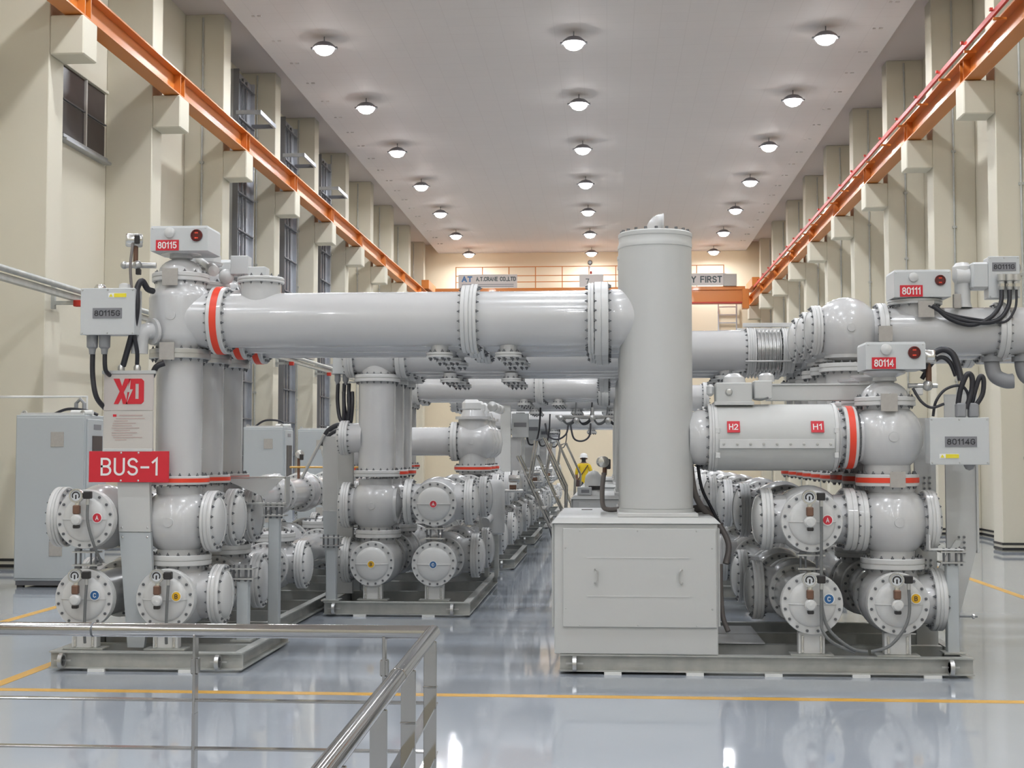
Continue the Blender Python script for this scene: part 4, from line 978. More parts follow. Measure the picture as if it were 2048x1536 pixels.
t = Thing('gas_sensor', 'steel gas density sensor right of the 80114 drive box', 'sensor', (2.66, 11.7, 2.40))
t.lathe('head', [(0, 0), (0.055, 0), (0.06, 0.01), (0.06, 0.11), (0.05, 0.125), (0, 0.13)], (2.61, 11.70, 2.60), (1, -0.4, 0), 'bright_steel', 22)
t.lathe('stem', [(0, 0), (0.025, 0), (0.025, 0.2), (0, 0.2)], (2.68, 11.72, 2.38), 'Z', 'brass', 10)
t.lathe('valve_body', sphere_prof(0.045, 8), (2.66, 11.68, 2.36), 'Z', 'alloy', 14)
t.tube('valve_pipe', [(2.50, 11.68, 2.36), (2.74, 11.68, 2.36)], 0.02, 'alloy', 10, curve=False)
t.box('drain', (0.07, 0.05, 0.06), (2.58, 11.66, 2.31), 'paint_flange', 0.008)
# support frame at the right
t = Thing('steel_upright', 'grey upright sheet metal frame with bolt rows behind the 80114G box', 'frame', (2.9, 12.0, 0.17))
t.raw('left_panel', prism_vf([(2.62, 0.166), (2.80, 0.166), (2.80, 2.10), (2.62, 2.10)], 0.03), 'paint_satin', (0, 12.05, 0), smooth=False)
t.raw('right_panel', prism_vf([(2.87, 0.166), (2.90, 0.166), (3.12, 0.98), (3.12, 2.30), (2.87, 2.30)], 0.03), 'paint_satin', (0, 12.0, 0), smooth=False)
t.box('side_wing', (0.02, 0.5, 1.4), (3.13, 12.22, 1.65), 'paint_satin', 0.003)
t.raw('brace', prism_vf([(2.66, 0.60), (2.72, 0.60), (3.0, 1.06), (2.94, 1.06)], 0.03), 'paint_satin', (0, 11.98, 0), smooth=False)
bm_ = lathe_vf([(0.011, 0), (0.011, 0.01), (0, 0.012)], 6)
for x0_, y_, z0_ in ((2.70, 12.03, 0.75), (2.97, 11.98, 0.95), (2.70, 12.03, 1.45)):
    t.raw('bolt_row', merge(*[moved(bm_, (i*0.045, 0, j*0.045), axq('-Y').to_matrix()) for i in range(2) for j in range(4)]), 'bolt_steel', (x0_, y_, z0_), kind='stuff')
stand('square stand with threaded studs below the 80114G box', 2.80, 11.55, 1.0, w=0.095)
t = Thing('angle_bracket', 'bent white bracket from the right cover to the stand of the 80114 bay', 'bracket', (2.72, 11.5, 0.99))
t.box('seat', (0.28, 0.11, 0.012), (2.745, 11.52, 1.012), 'paint_flange', 0.002)
t.box('upright', (0.012, 0.11, 0.12), (2.61, 11.52, 1.07), 'paint_flange', 0.002)
t = Thing('anchor_bolt', 'small steel bolt sticking out right of the stand', 'bolt', (2.95, 11.5, 0.47))
t.cyl('shank', (2.848, 11.5, 0.47), (2.99, 11.5, 0.47), 0.008, 'bolt_steel', 8)
t.lathe('nut', [(0, 0), (0.02, 0), (0.02, 0.015), (0, 0.015)], (2.95, 11.5, 0.47), 'X', 'alloy', 6)
# cables on the right of the front cabinet
cable('dark cable bundle hanging down behind the front cabinet', [(0.70, 11.85, 1.70), (0.74, 11.9, 1.45), (0.83, 12.0, 1.30), (0.93, 12.1, 1.22), (1.03, 12.0, 1.02), (1.0, 11.95, 0.85)], 0.026, 'hose_brown')
cable('thin black cable beside the tall front cylinder', [(0.76, 11.9, 1.75), (0.80, 11.95, 1.50), (0.90, 12.05, 1.30), (1.0, 12.1, 1.10)], 0.014)
cable('thick dark duct lying on the front cabinet lid', [(0.72, 12.2, 1.30), (0.83, 12.2, 1.31), (0.90, 12.15, 1.25), (0.96, 12.1, 1.1)], 0.035, 'hose_brown')
cable('dark cable ending near the floor right of the front cabinet', [(0.95, 11.9, 0.85), (0.95, 11.85, 0.6), (0.96, 11.8, 0.42), (1.0, 11.75, 0.30)], 0.022, 'hose_brown')
t = Thing('floor_plates', 'pale steel plates on the base frame between cabinet and bus', 'plate', (1.15, 12.5, 0.165))
for x, y in ((1.12, 12.25), (1.12, 12.85)): t.box('plate', (0.42, 0.55, 0.012), (x, y, 0.172), 'paint_flange', 0.002)

# ------------------------------------------------------------------ 80111 bay behind on the right
Y8 = 13.75; P8 = 0.62
for k in range(3):
    y = Y8+P8*k; p = PH[k]
    arms = [('-Z', 0.28, 0.21, 'none'), ('-X', 0.25, 0.20, 'cover', None, 0.245), ('X', 0.30, 0.21, 'none')]
    junction('large grey sphere high up left of the 80111 pipe, %s of three' % p, (2.345, y, 3.01), 0.325, arms, group='spheres of the 80111 bay')
    riser('grey riser column below the 80111 spheres, %s of three' % p, 2.345, y, red=True, z1=2.60)
    t = bus_pipe('thick white horizontal pipe at upper right under the 80111 box, %s of three' % p, (2.635, y, 2.99), (3.875, y, 2.99), 0.237, rf=0.285, t0=0.09, t1=0.10, group='pipes of the 80111 bay')
    if k == 0:
        n = t.lathe('manhole', [(0.20, 0), (0.20, 0.27), (0, 0.27)], (3.02, y, 3.01), 'Z', 'paint', 32)
        t.flange((3.02, y, 3.275), 'Z', 0.262, 0.05, 14, parent=n)
        t.box('label_plate', (0.15, 0.012, 0.16), (3.07, y-0.262, 3.19), 'plate_grey', 0, parent=n)
        t.box('label_plate', (0.13, 0.012, 0.15), (2.675, y-0.291, 2.95), 'plate_grey', 0)
        nz = t.lathe('side_port', [(0.10, 0), (0.10, 0.05), (0, 0.05)], (3.2, y, 2.77), '-Z', 'paint', 20)
    bus_pipe('thick white pipe leaving the picture at the right edge, %s of three' % p, (3.875, y, 2.99), (7.1, y, 2.99), 0.237, rf=0.285, f0=False, f1=False, group='pipes of the 80111 bay')
    t = Thing('vent_horn', 'grey curved vent horn under the right hand pipe, %s of three' % p, 'vent', (4.05, y, 2.6), 'vent horns of the 80111 bay')
    hx = 3.75+k*0.29
    t.tube('horn', [(hx, Y8-0.02, 2.77), (hx, Y8-0.02, 2.65), (hx+0.03, Y8-0.03, 2.55), (hx+0.12, Y8-0.05, 2.50), (hx+0.19, Y8-0.06, 2.50)], 0.072, 'gland', 16)
    t.lathe('mouth_shade_disc', [(0, 0), (0.060, 0), (0.060, 0.003), (0, 0.003)], (hx+0.19, Y8-0.06, 2.50), (1, -0.15, 0), 'black_plastic', 16)  # black disc on the solid tube end, painted shade of a hollow mouth
    t.lathe('collar', [(0.075, 0), (0.10, 0), (0.10, 0.05), (0.075, 0.05)], (hx, Y8-0.02, 2.69), 'Z', 'gland', 20)
drive_box('flat grey drive box with red 80111 plate above the upper right pipe', 3.035, Y8-0.05, 3.305, '80111', w=0.54, h=0.265)
marshalling('grey control box marked 80111G at the upper right edge', 3.83, Y8-0.2, 3.50, 0.29, 0.40, '80111G', tag_at=(0.0, 0.10), plate=(0.225, 0.085))
t = Thing('motor_drive', 'white motor drive with vertical shaft beside the 80111G box', 'motor', (3.6, Y8, 3.28))
t.lathe('shaft_tube', [(0.09, 0), (0.075, 0.05), (0.075, 0.24), (0.095, 0.28), (0.095, 0.40), (0.06, 0.44), (0, 0.45)], (3.47, Y8-0.05, 3.22), 'Z', 'paint_flange', 24)
t.lathe('gear_case', [(0, 0), (0.08, 0), (0.09, 0.03), (0.09, 0.22), (0, 0.24)], (3.40, Y8-0.07, 3.53), 'X', 'paint_flange', 20)
t.box('block', (0.17, 0.2, 0.26), (3.61, Y8-0.1, 3.52), 'paint_box', 0.02)
t.box('bracket', (0.07, 0.05, 0.14), (3.38, Y8-0.19, 3.27), 'plate_grey', 0.004)
for i, gx in enumerate((3.79, 3.865, 3.93)):
    t = Thing('cable_plug', 'steel cable plug on the 80111G box, %s from the left' % ORD[i], 'plug', (gx, Y8-0.35, 3.44), 'cable plugs of the 80111G box')
    t.lathe('body', [(0, 0), (0.025, 0), (0.03, 0.02), (0.03, 0.08), (0.042, 0.09), (0.042, 0.15), (0, 0.16)], (gx, Y8-0.25, 3.37), 'Z', 'alloy', 14)
    t.lathe('nut', [(0, 0), (0.034, 0), (0.034, 0.03), (0, 0.03)], (gx, Y8-0.25, 3.40), 'Z', 'bright_steel', 6)
    cable('black cable draped over the upper right pipe from plug %s' % ORD[i], [(gx, Y8-0.25, 3.37), (gx-0.02, Y8-0.27, 3.23-0.02*i), (gx-0.12, Y8-0.28, 3.10-0.02*i), (gx-0.3, Y8-0.29, 3.03+0.02*i), (gx-0.5-0.06*i, Y8-0.28, 3.09+0.02*i), (gx-0.64-0.1*i, Y8-0.26, 3.22)], 0.022 if i < 2 else 0.012)
t = Thing('box_lamp', 'small round dark lamp on the right of the 80111G box', 'lamp', (4.1, Y8-0.2, 3.60))
t.lathe('globe', [(0, 0), (0.045, 0), (0.04, 0.03), (0, 0.045)], (3.975, Y8-0.1, 3.60), 'X', 'gland', 16)

# ================================================================== CENTRE BAY
XBC = -2.62; Y0C = 15.08
skid('galvanised base frame under the centre bay with plain A, B and C bus ends', -3.14, -1.52, Y0C, 18.9)
for i, (ya, yb) in enumerate(((21.2, 24.6), (27.0, 30.4), (32.9, 36.3), (38.8, 42.2))):
    skid('galvanised base frame in the centre row, %s behind the centre bay' % ORD[i], -3.14, -1.45, ya, yb)
xAC, y1c = bus_row('centre', XBC, -1, Y0C, 5)
for lt, x, z, nm in (('A', xAC, 1.235, 'upper right'), ('B', XBC, 0.57, 'lower left'), ('C', xAC, 0.57, 'lower right')):
    end_tank('round bolted bus end with centred letter %s badge, %s of the centre bay' % (lt, nm), x, Y0C+0.13, z, lt, (0, 0), 0.19 if lt != 'C' else 0.90)
pedestal('white pedestal under the lower left bus end of the centre bay', XBC, Y0C+0.2, 0.164, 0.34)
pedestal('white pedestal under the lower right bus end of the centre bay', xAC, Y0C+0.2, 0.164, 0.34)
spacer('bolted bracket between the A and C bus ends of the centre bay', xAC, Y0C+0.2, 0.83, 0.98)
stand('square stand at the left front corner of the centre bay', -3.07, Y0C+0.1, 0.87, w=0.11)
stand('square stand beside the sphere of the centre bay', -2.98, Y0C+1.12, 0.93, w=0.11)
for k in range(3):
    y = y1c+PITCH*k; p = PH[k]
    arms = [('Z', 0.30, 0.195, 'none'), ('-Z', 0.29, 0.18, 'none'), ('-X', 0.28, 0.195, 'cover')]
    if k == 0: arms.append(('X', 0.26, 0.205, 'none'))
    junction('grey spherical tank below the %s riser column of the centre bay' % p, (XBC-0.03, y, 1.205), 0.305, arms, group='spherical tanks of the centre bay')
    rs = riser('thick grey vertical riser column, %s of three in the centre bay' % p, XBC-0.02, y, red=(k > 0), r=0.212)
    t = Thing('head_tank', 'grey horizontal head tank on the %s riser column of the centre bay' % p, 'tank', (XBC-0.02, y, 2.70), 'head tanks of the centre bay')
    xh = XBC-0.02
    t.lathe('shell', [(0.235, 0), (0.255, 0.05), (0.255, 0.43), (0.235, 0.48)], (xh-0.25, y, 2.945), 'X', 'paint', 44)
    t.lathe('neck', [(0.2, 0), (0.2, 0.22)], (xh, y, 2.70), 'Z', 'paint', 36)
    t.flange((xh-0.28, y, 2.945), '-X', 0.285, 0.06, 18)
    t.cover((xh-0.31, y, 2.945), '-X', 0.285, 0.04, 0.06, 18)
    t.flange((xh+0.29, y, 2.945), 'X', 0.29, 0.11, 18, m='paint_flange')
    if k == 0:
        arm(rs, (xh-0.10, y, 1.97), '-X', 0.22, 0.17, 'cover', None, 0.20)
    t = bus_pipe('long grey cross pipe behind the BUS-1 pipes, %s of three from the centre bay' % p, (xh+0.345, y, 2.945), (1.60, y, 2.945), 0.232, f0=False, rf=0.265, t1=0.05, group='cross pipes from the centre bay')
    nozzle(t, -1.80, y, 2.71); nozzle(t, -1.1, y, 2.71); nozzle(t, 1.32, y, 2.73)
    t = Thing('expansion_bellows', 'ribbed steel expansion bellows in the grey cross pipe, %s of three' % p, 'bellows', (1.66, y, 2.7), 'expansion bellows of the cross pipes')
    pr = [(0.20, 0)]
    for i in range(7): pr += [(0.215, 0.012+i*0.042), (0.238, 0.02+i*0.042), (0.238, 0.032+i*0.042), (0.215, 0.040+i*0.042)]
    pr += [(0.20, 0.30)]
    t.lathe('convolution', pr, (1.64, y, 2.945), 'X', 'alloy', 40)
    t.flange((1.625, y, 2.945), 'X', 0.262, 0.05, 16); t.flange((1.965, y, 2.945), 'X', 0.262, 0.05, 16)
    for a in (0.0, 2.1, 4.2): t.cyl('tie_rod', (1.52, y+0.28*math.sin(a), 2.95+0.28*math.cos(a)), (2.06, y+0.28*math.sin(a), 2.95+0.28*math.cos(a)), 0.012, 'alloy', 8)
    t.box('tie_plate', (0.55, 0.07, 0.045), (1.79, y-0.02, 3.235), 'paint_flange', 0.004)
    junction('grey sphere at the right end of the expansion bellows, %s of three' % p, (2.36, y, 2.945), 0.29, [('-X', 0.30, 0.205, 'flange', None, 0.255), ('-Z', 0.27, 0.2, 'none')], group='spheres behind the bellows')
    riser('grey riser column below the sphere behind the bellows, %s of three' % p, 2.36, y, red=True, z1=2.58)
# cable drops left of the centre columns
t = Thing('sheet_metal_column', 'tall narrow grey panel left of the centre riser columns', 'panel', (-3.05, 16.32, 0.165))
t.box('panel', (0.19, 0.06, 1.95), (-3.07, 15.96, 1.14), 'paint_satin', 0.004)
t.box('gland_box', (0.11, 0.10, 0.12), (-3.07, 15.88, 2.0), 'paint_box', 0.006)
t = Thing('control_box', 'grey control box above the cables left of the centre bay', 'box', (-3.05, 15.7, 2.68))
t.box('housing', (0.16, 0.14, 0.30), (-3.09, 15.72, 2.86), 'paint_box', 0.006)
for gx in (-3.125, -3.03): t.lathe('cable_gland', [(0, 0), (0.02, 0), (0.024, 0.03), (0.036, 0.05), (0.036, 0.13), (0, 0.13)], (gx, 15.72, 2.585), 'Z', 'gland', 14)
t.box('bracket', (0.05, 0.3, 0.05), (-3.03, 15.88, 2.80), 'alloy', 0)
for i, (xa, xb) in enumerate(((-3.12, -3.03), (-3.045, -2.97), (-2.99, -2.93))):
    cable('black cable loop left of the centre riser column, %s from the left' % ORD[i], [(xa, 15.72, 2.60), (xa, 15.7, 2.40), (xa+0.03, 15.66, 2.22), (xb-0.02, 15.64, 2.16), (xb, 15.62, 2.25+0.05*i), (xb-0.01, 15.66, 2.5)], 0.022)

# bay behind the centre bay: upper tank with transformers
Y3 = 19.3
for k in range(3):
    y = Y3+PITCH*k; p = PH[k]
    t = Thing('horizontal_tank', 'grey rounded horizontal tank behind the centre columns, %s of three' % p, 'tank', (-1.83, y, 1.66), 'rounded tanks behind the centre bay')
    t.lathe('shell', [(0.21, 0), (0.25, 0.04), (0.262, 0.10), (0.262, 0.36), (0.24, 0.44), (0.16, 0.52), (0, 0.55)], (-2.13, y, 1.96), 'X', 'paint', 40)
    t.lathe('boss', [(0, 0), (0.04, 0), (0.04, 0.01), (0, 0.012)], (-1.90, y-0.26, 1.96), '-Y', 'paint', 18)
    t.lathe('neck', [(0.2, 0), (0.2, 0.34)], (-1.90, y, 1.62), 'Z', 'paint', 30)
    t.flange((-1.90, y, 1.585), 'Z', 0.262, 0.08, 16, 0.45)
    t.flange((-2.16, y, 1.96), '-X', 0.275, 0.09, 16)
    t.lathe('left_pipe', [(0.2, 0), (0.2, 1.1)], (-2.20, y, 1.96), '-X', 'paint', 32)
    t.lathe('top_port', [(0.21, 0), (0.21, 0.25), (0.25, 0.25), (0.25, 0.29), (0.18, 0.29), (0.15, 0.38), (0, 0.40)], (-1.90, y, 2.02), 'Z', 'paint', 30)
    t.box('top_box', (0.26, 0.24, 0.18), (-1.92, y, 2.46), 'paint_flange', 0.05)
    t.lathe('top_sensor', [(0, 0), (0.07, 0), (0.07, 0.12), (0, 0.13)], (-1.62, y, 2.45), '-Y', 'alloy', 18)
    t.lathe('lower_neck', [(0.2, 0), (0.2, 0.06)], (-1.90, y, 1.50), 'Z', 'paint', 30)
t = Thing('vertical_transformer', 'white upright cylinder with round shoulders beside the aisle', 'transformer', (-1.68, 18.55, 0.70))
t.lathe('shell', [(0, 0), (0.13, 0), (0.168, 0.03), (0.172, 0.06), (0.172, 0.62), (0.165, 0.68), (0.13, 0.72), (0, 0.73)], (-1.545, 18.25, 0.72), 'Z', 'paint_flange', 36)
t.box('foot', (0.05, 0.2, 0.555), (-1.48, 18.25, 0.442), 'galvanised', 0); t.box('foot', (0.05, 0.2, 0.555), (-1.61, 18.25, 0.442), 'galvanised', 0)
t.tube('elbow', [(-1.56, 18.12, 0.95), (-1.58, 18.02, 0.93), (-1.60, 17.96, 0.90)], 0.06, 'paint', 14)
# aisle side fittings repeated down the hall
def aisle_panel(i, y):
    o_ = ('nearest', 'second', 'third', 'fourth', 'farthest')[i]
    t = Thing('sheet_metal_column', 'tall narrow white panel rising from the centre row bus, %s one' % o_, 'panel', (-1.75, y, 1.45), 'tall panels along the aisle')
    t.box('panel', (0.175, 0.10, 1.16), (-1.76, y, 2.03), 'paint_satin', 0.004)
    t.box('foot', (0.24, 0.16, 0.02), (-1.80, y, 1.458), 'galvanised', 0)
    t = Thing('aisle_control_box', 'white control box with dark plate above the aisle, %s one' % o_, 'box', (-1.5, y+0.5, 2.05), 'control boxes along the aisle')
    t.box('housing', (0.29, 0.16, 0.42), (-1.54, y+0.5, 2.28), 'paint_box', 0.006)
    t.box('number_plate', (0.22, 0.006, 0.075), (-1.54, y+0.417, 2.29), 'grey_print', 0)
    t.box('post', (0.19, 0.10, 0.62), (-1.62, y+0.55, 1.76), 'paint', 0.004)
    t.tube('cable', [(-1.42, y+0.5, 2.07), (-1.38, y+0.5, 1.95), (-1.28, y+0.6, 1.98), (-1.22, y+0.7, 2.2), (-1.2, y+0.8, 2.6)], 0.016, 'cable', 8)
for i, y in enumerate((23.6, 27.6, 33.5, 39.4)): aisle_panel(i, y)
def step_ladder(i, x, y):
    t = Thing('access_stairs', 'slanted steel access steps with rails beside the aisle, %s set' % ('nearest', 'middle', 'farthest')[i], 'stairs', (x, y, 0.0), 'access steps along the aisle')
    for dy in (0.0, 0.75):
        t.tube('stringer', [(x-0.55, y+dy, 1.75), (x, y+dy, 0.55), (x+0.12, y+dy, 0.02)], 0.022, 'stainless', 8, curve=False)
        t.tube('hand_rail', [(x-0.35, y+dy, 1.35), (x-0.25, y+dy, 2.0), (x-0.12, y+dy, 2.05), (x+0.25, y+dy, 1.25), (x+0.22, y+dy, 0.02)], 0.018, 'stainless', 8, curve=False)
    for k in range(5): t.box('tread', (0.16, 0.75, 0.025), (x-0.42+k*0.13, y+0.375, 1.47-k*0.29), 'alloy', 0)
for i, y in enumerate((22.6, 28.6, 34.5)): step_ladder(i, -0.95, y)
for i, y in enumerate((20.2, 26.2, 32.0)):
    t = Thing('gas_sensor', 'steel gas density sensor pointing into the aisle, %s of three' % PH[i] if i != 1 else 'steel gas density sensor pointing into the aisle, middle of three', 'sensor', (-1.4, y, 1.3), 'sensors along the aisle')
    t.lathe('head', [(0, 0), (0.05, 0), (0.055, 0.02), (0.055, 0.16), (0, 0.17)], (-1.46, y, 1.42), 'X', 'bright_steel', 18)
    t.tube('valve_pipe', [(-1.75, y, 1.245), (-1.25, y, 1.245)], 0.025, 'bright_steel', 10, curve=False)
    t.box('plug', (0.10, 0.06, 0.06), (-1.40, y, 1.30), 'brass', 0.006)

# third bay: cross pipes farther back
Y5 = 23.5
for k in range(3):
    y = Y5+PITCH*k; p = PH[k]
    riser('grey riser column far left of the third bay, %s of three' % p, XBL, y, red=True)
    t = Thing('head_tank', 'grey head tank of the third bay, %s of three' % p, 'tank', (XBL, y, 2.7), 'head tanks of the third bay')
    t.lathe('shell', [(0.20, 0), (0.255, 0.07), (0.262, 0.12), (0.262, 0.44), (0.22, 0.53), (0.215, 0.60)], (XBL, y, 2.695), 'Z', 'paint', 36)
    t.lathe('neck', [(0.245, 0), (0.245, 0.33)], (XBL, y, 2.945), 'X', 'paint', 32)
top_pipes('third bay', XBL, Y5, rich=False, red=None)
for k in range(3):
    y = 26.3+PITCH*k
    t = bus_pipe('distant grey cross pipe over the aisle, %s of three' % PH[k], (-3.0, y, 2.86), (1.9, y, 2.86), 0.23, rf=0.28, group='distant cross pipes over the aisle')
    for x in (-1.4, -0.6, 0.1): nozzle(t, x, y, 2.65)
    t = Thing('valve_cluster', 'small steel valve cluster hanging under the distant cross pipes, %s one' % PH[k], 'valves', (-0.25, y, 2.3), 'valve clusters over the aisle')
    t.box('hanger', (0.04, 0.30, 0.20), (-0.30, y-0.11, 2.56), 'alloy', 0)
    t.box('manifold', (1.1, 0.04, 0.04), (-0.45, y-0.25, 2.49), 'alloy', 0)
    for j in range(4):
        t.lathe('valve', [(0, 0), (0.05, 0), (0.06, 0.03), (0.05, 0.10), (0, 0.12)], (-0.9+j*0.3, y-0.25, 2.46-0.05*(j % 2)), '-Y', 'alloy', 12)
        t.tube('pipe', [(-0.9+j*0.3, y-0.2, 2.5), (-0.8+j*0.3, y-0.25, 2.36), (-0.65+j*0.3, y-0.2, 2.45), (-0.6+j*0.3, y-0.2, 2.79)], 0.014, 'cable' if j % 2 else 'hose_grey', 6)

# ------------------------------------------------------------------ control cabinets along the left wall
def control_cabinet(label, x, y, w, windows=False):
    h = 2.22
    t = Thing('control_cabinet', label, 'cabinet', (x, y, 0), 'control cabinets along the left wall')
    d = 0.75
    t.box('plinth', (w*0.96, d*0.95, 0.06), (x, y+d/2, 0.06), 'tray_dark', 0)
    for sx in (-0.42, 0.42):
        t.box('foot', (0.08, 0.08, 0.05), (x+sx*w, y+0.06, 0.02), 'black_plastic', 0)
    t.box('body', (w, d, h), (x, y+d/2, 0.09+h/2), 'cabinet_grey', 0.008)
    dr = t.box('door', (w*0.97, 0.02, h*0.97), (x, y-0.008, 0.09+h/2), 'cabinet_grey', 0.006)
    t.box('vent_grille', (0.18, 0.012, 0.20), (x+0.10, y-0.022, 1.98), 'plate_grey', 0.004, parent=dr)
    t.box('vent_grille', (0.18, 0.012, 0.20), (x+0.10, y-0.022, 0.52), 'plate_grey', 0.004, parent=dr)
    sd = t.box('side_door', (0.02, d*0.92, h*0.95), (x+w/2+0.008, y+d/2, 0.09+h/2), 'cabinet_grey', 0.006)
    t.box('name_plate', (0.006, 0.26, 0.07), (x+w/2+0.020, y+d/2, 2.15), 'grey_print', 0, parent=sd)
    if windows:
        for yy_ in (0.27, 0.53): t.box('window', (0.008, 0.2, 1.0), (x+w/2+0.020, y+d*yy_/0.8, 1.45), 'dark_glass', 0, parent=sd)
    else:
        t.box('window', (0.008, 0.36, 0.5), (x+w/2+0.020, y+d/2, 1.78), 'dark_glass', 0, parent=sd)
    t.box('roof_rail', (w*0.9, 0.05, 0.03), (x, y+0.05, 0.09+h+0.015), 'paint_flange', 0)
    t.lathe('roof_tube', [(0, 0), (0.035, 0), (0.035, 0.3), (0, 0.3)], (x+0.2, y+0.2, 0.09+h+0.035), 'X', 'white_paint', 12)
    for sx in (-0.42, 0.42): t.lathe('lifting_eye', [(0.02, -0.008), (0.035, -0.008), (0.035, 0.008), (0.02, 0.008), (0.02, -0.008)], (x+sx*w, y+0.08, 0.09+h+0.03), '-Y', 'alloy', 14)
control_cabinet('large grey control cabinet behind the BUS-1 sign, nearest one', -7.47, 18.0, 0.96)
control_cabinet('grey control cabinet with two narrow glass strips, second from the front', -6.85, 27.0, 0.82, True)
control_cabinet('grey control cabinet third from the front along the left side', -6.35, 29.6, 0.82, True)
control_cabinet('grey control cabinet farthest back along the left side', -6.6, 35.5, 0.82, True)
t = Thing('white_pipe_frame', 'thin white pipe frame on the left wall above the nearest control cabinet', 'pipe', (-8.2, 19.6, 1.5))
t.tube('pipe', [(-9.0, 19.6, 2.62), (-7.6, 19.6, 2.62), (-7.6, 19.6, 1.0)], 0.02, 'white_paint', 8, curve=False)
t.tube('conduit', [(-7.72, 19.5, 0.02), (-7.72, 19.5, 2.52), (-7.66, 19.5, 2.58), (-7.6, 19.5, 2.52), (-7.6, 19.5, 0.02)], 0.03, 'gland', 8, curve=False)
cable('dark cable hump on the roof of the nearest control cabinet', [(-7.6, 18.4, 2.33), (-7.4, 18.4, 2.40), (-7.15, 18.4, 2.38), (-6.98, 18.4, 2.32)], 0.02)
cable('dark cable hump on the roof of the second control cabinet', [(-7.1, 27.3, 2.33), (-6.9, 27.3, 2.45), (-6.6, 27.3, 2.44), (-6.45, 27.3, 2.32)], 0.02)
# clutter between the left row and the centre bay
t = Thing('sheet_metal_column', 'grey sheet metal panel with bent foot behind the BUS-1 bay', 'panel', (-3.25, 16.6, 0.0))
t.raw('upper_panel', prism_vf([(-3.47, 2.0), (-3.17, 2.0), (-3.17, 1.10), (-3.47, 1.10)], 0.06), 'paint_satin', (0, 16.6, 0), smooth=False)
t.raw('lower_panel', prism_vf([(-3.47, 1.09), (-3.17, 1.09), (-3.12, 0.0), (-3.40, 0.0)], 0.05), 'cabinet_grey', (0, 16.6, 0), smooth=False)
t.tube('prop_rod', [(-3.72, 16.55, 1.50), (-3.45, 16.55, 2.02)], 0.02, 'alloy', 8, curve=False)
t = Thing('gas_sensor', 'steel gas density sensor on the left row bus pipes', 'sensor', (-4.32, 19.0, 1.44))
t.lathe('head', [(0, 0), (0.055, 0), (0.06, 0.02), (0.06, 0.10), (0, 0.11)], (-4.32, 19.05, 1.78), (0.3, -1, 0), 'bright_steel', 18)
t.tube('stem', [(-4.32, 19.0, 1.76), (-4.32, 19.0, 1.44)], 0.02, 'brass', 8, curve=False)
t.box('switch_plug', (0.05, 0.05, 0.08), (-4.27, 18.96, 1.74), 'black_plastic', 0.006)
single('orange_rod', tube_vf([(0, 0, 0), (1.15, 0, 0)], 0.012, 8, False), 'line_yellow', 'thin orange rod spanning between the left row and the centre bay', 'rod', (-4.0, 17.1, 1.62))
cable('bundle of black cables arching over the left row', [(-3.97, 18.85, 1.90), (-3.88, 18.85, 2.10), (-3.70, 18.85, 2.19), (-3.50, 18.85, 2.13), (-3.40, 18.85, 1.93)], 0.035)
cable('second black cable arching over the left row', [(-3.93, 18.72, 1.90), (-3.82, 18.72, 2.05), (-3.66, 18.72, 2.11), (-3.48, 18.72, 2.0)], 0.025)
junction('grey sphere of the left row standing behind the centre columns', (XBL, 18.91, 1.85), 0.30, [('-Z', 0.25, 0.2, 'flange', 0.45), ('-Z', 0.85, 0.19, 'none'), ('Z', 0.24, 0.2, 'none')])

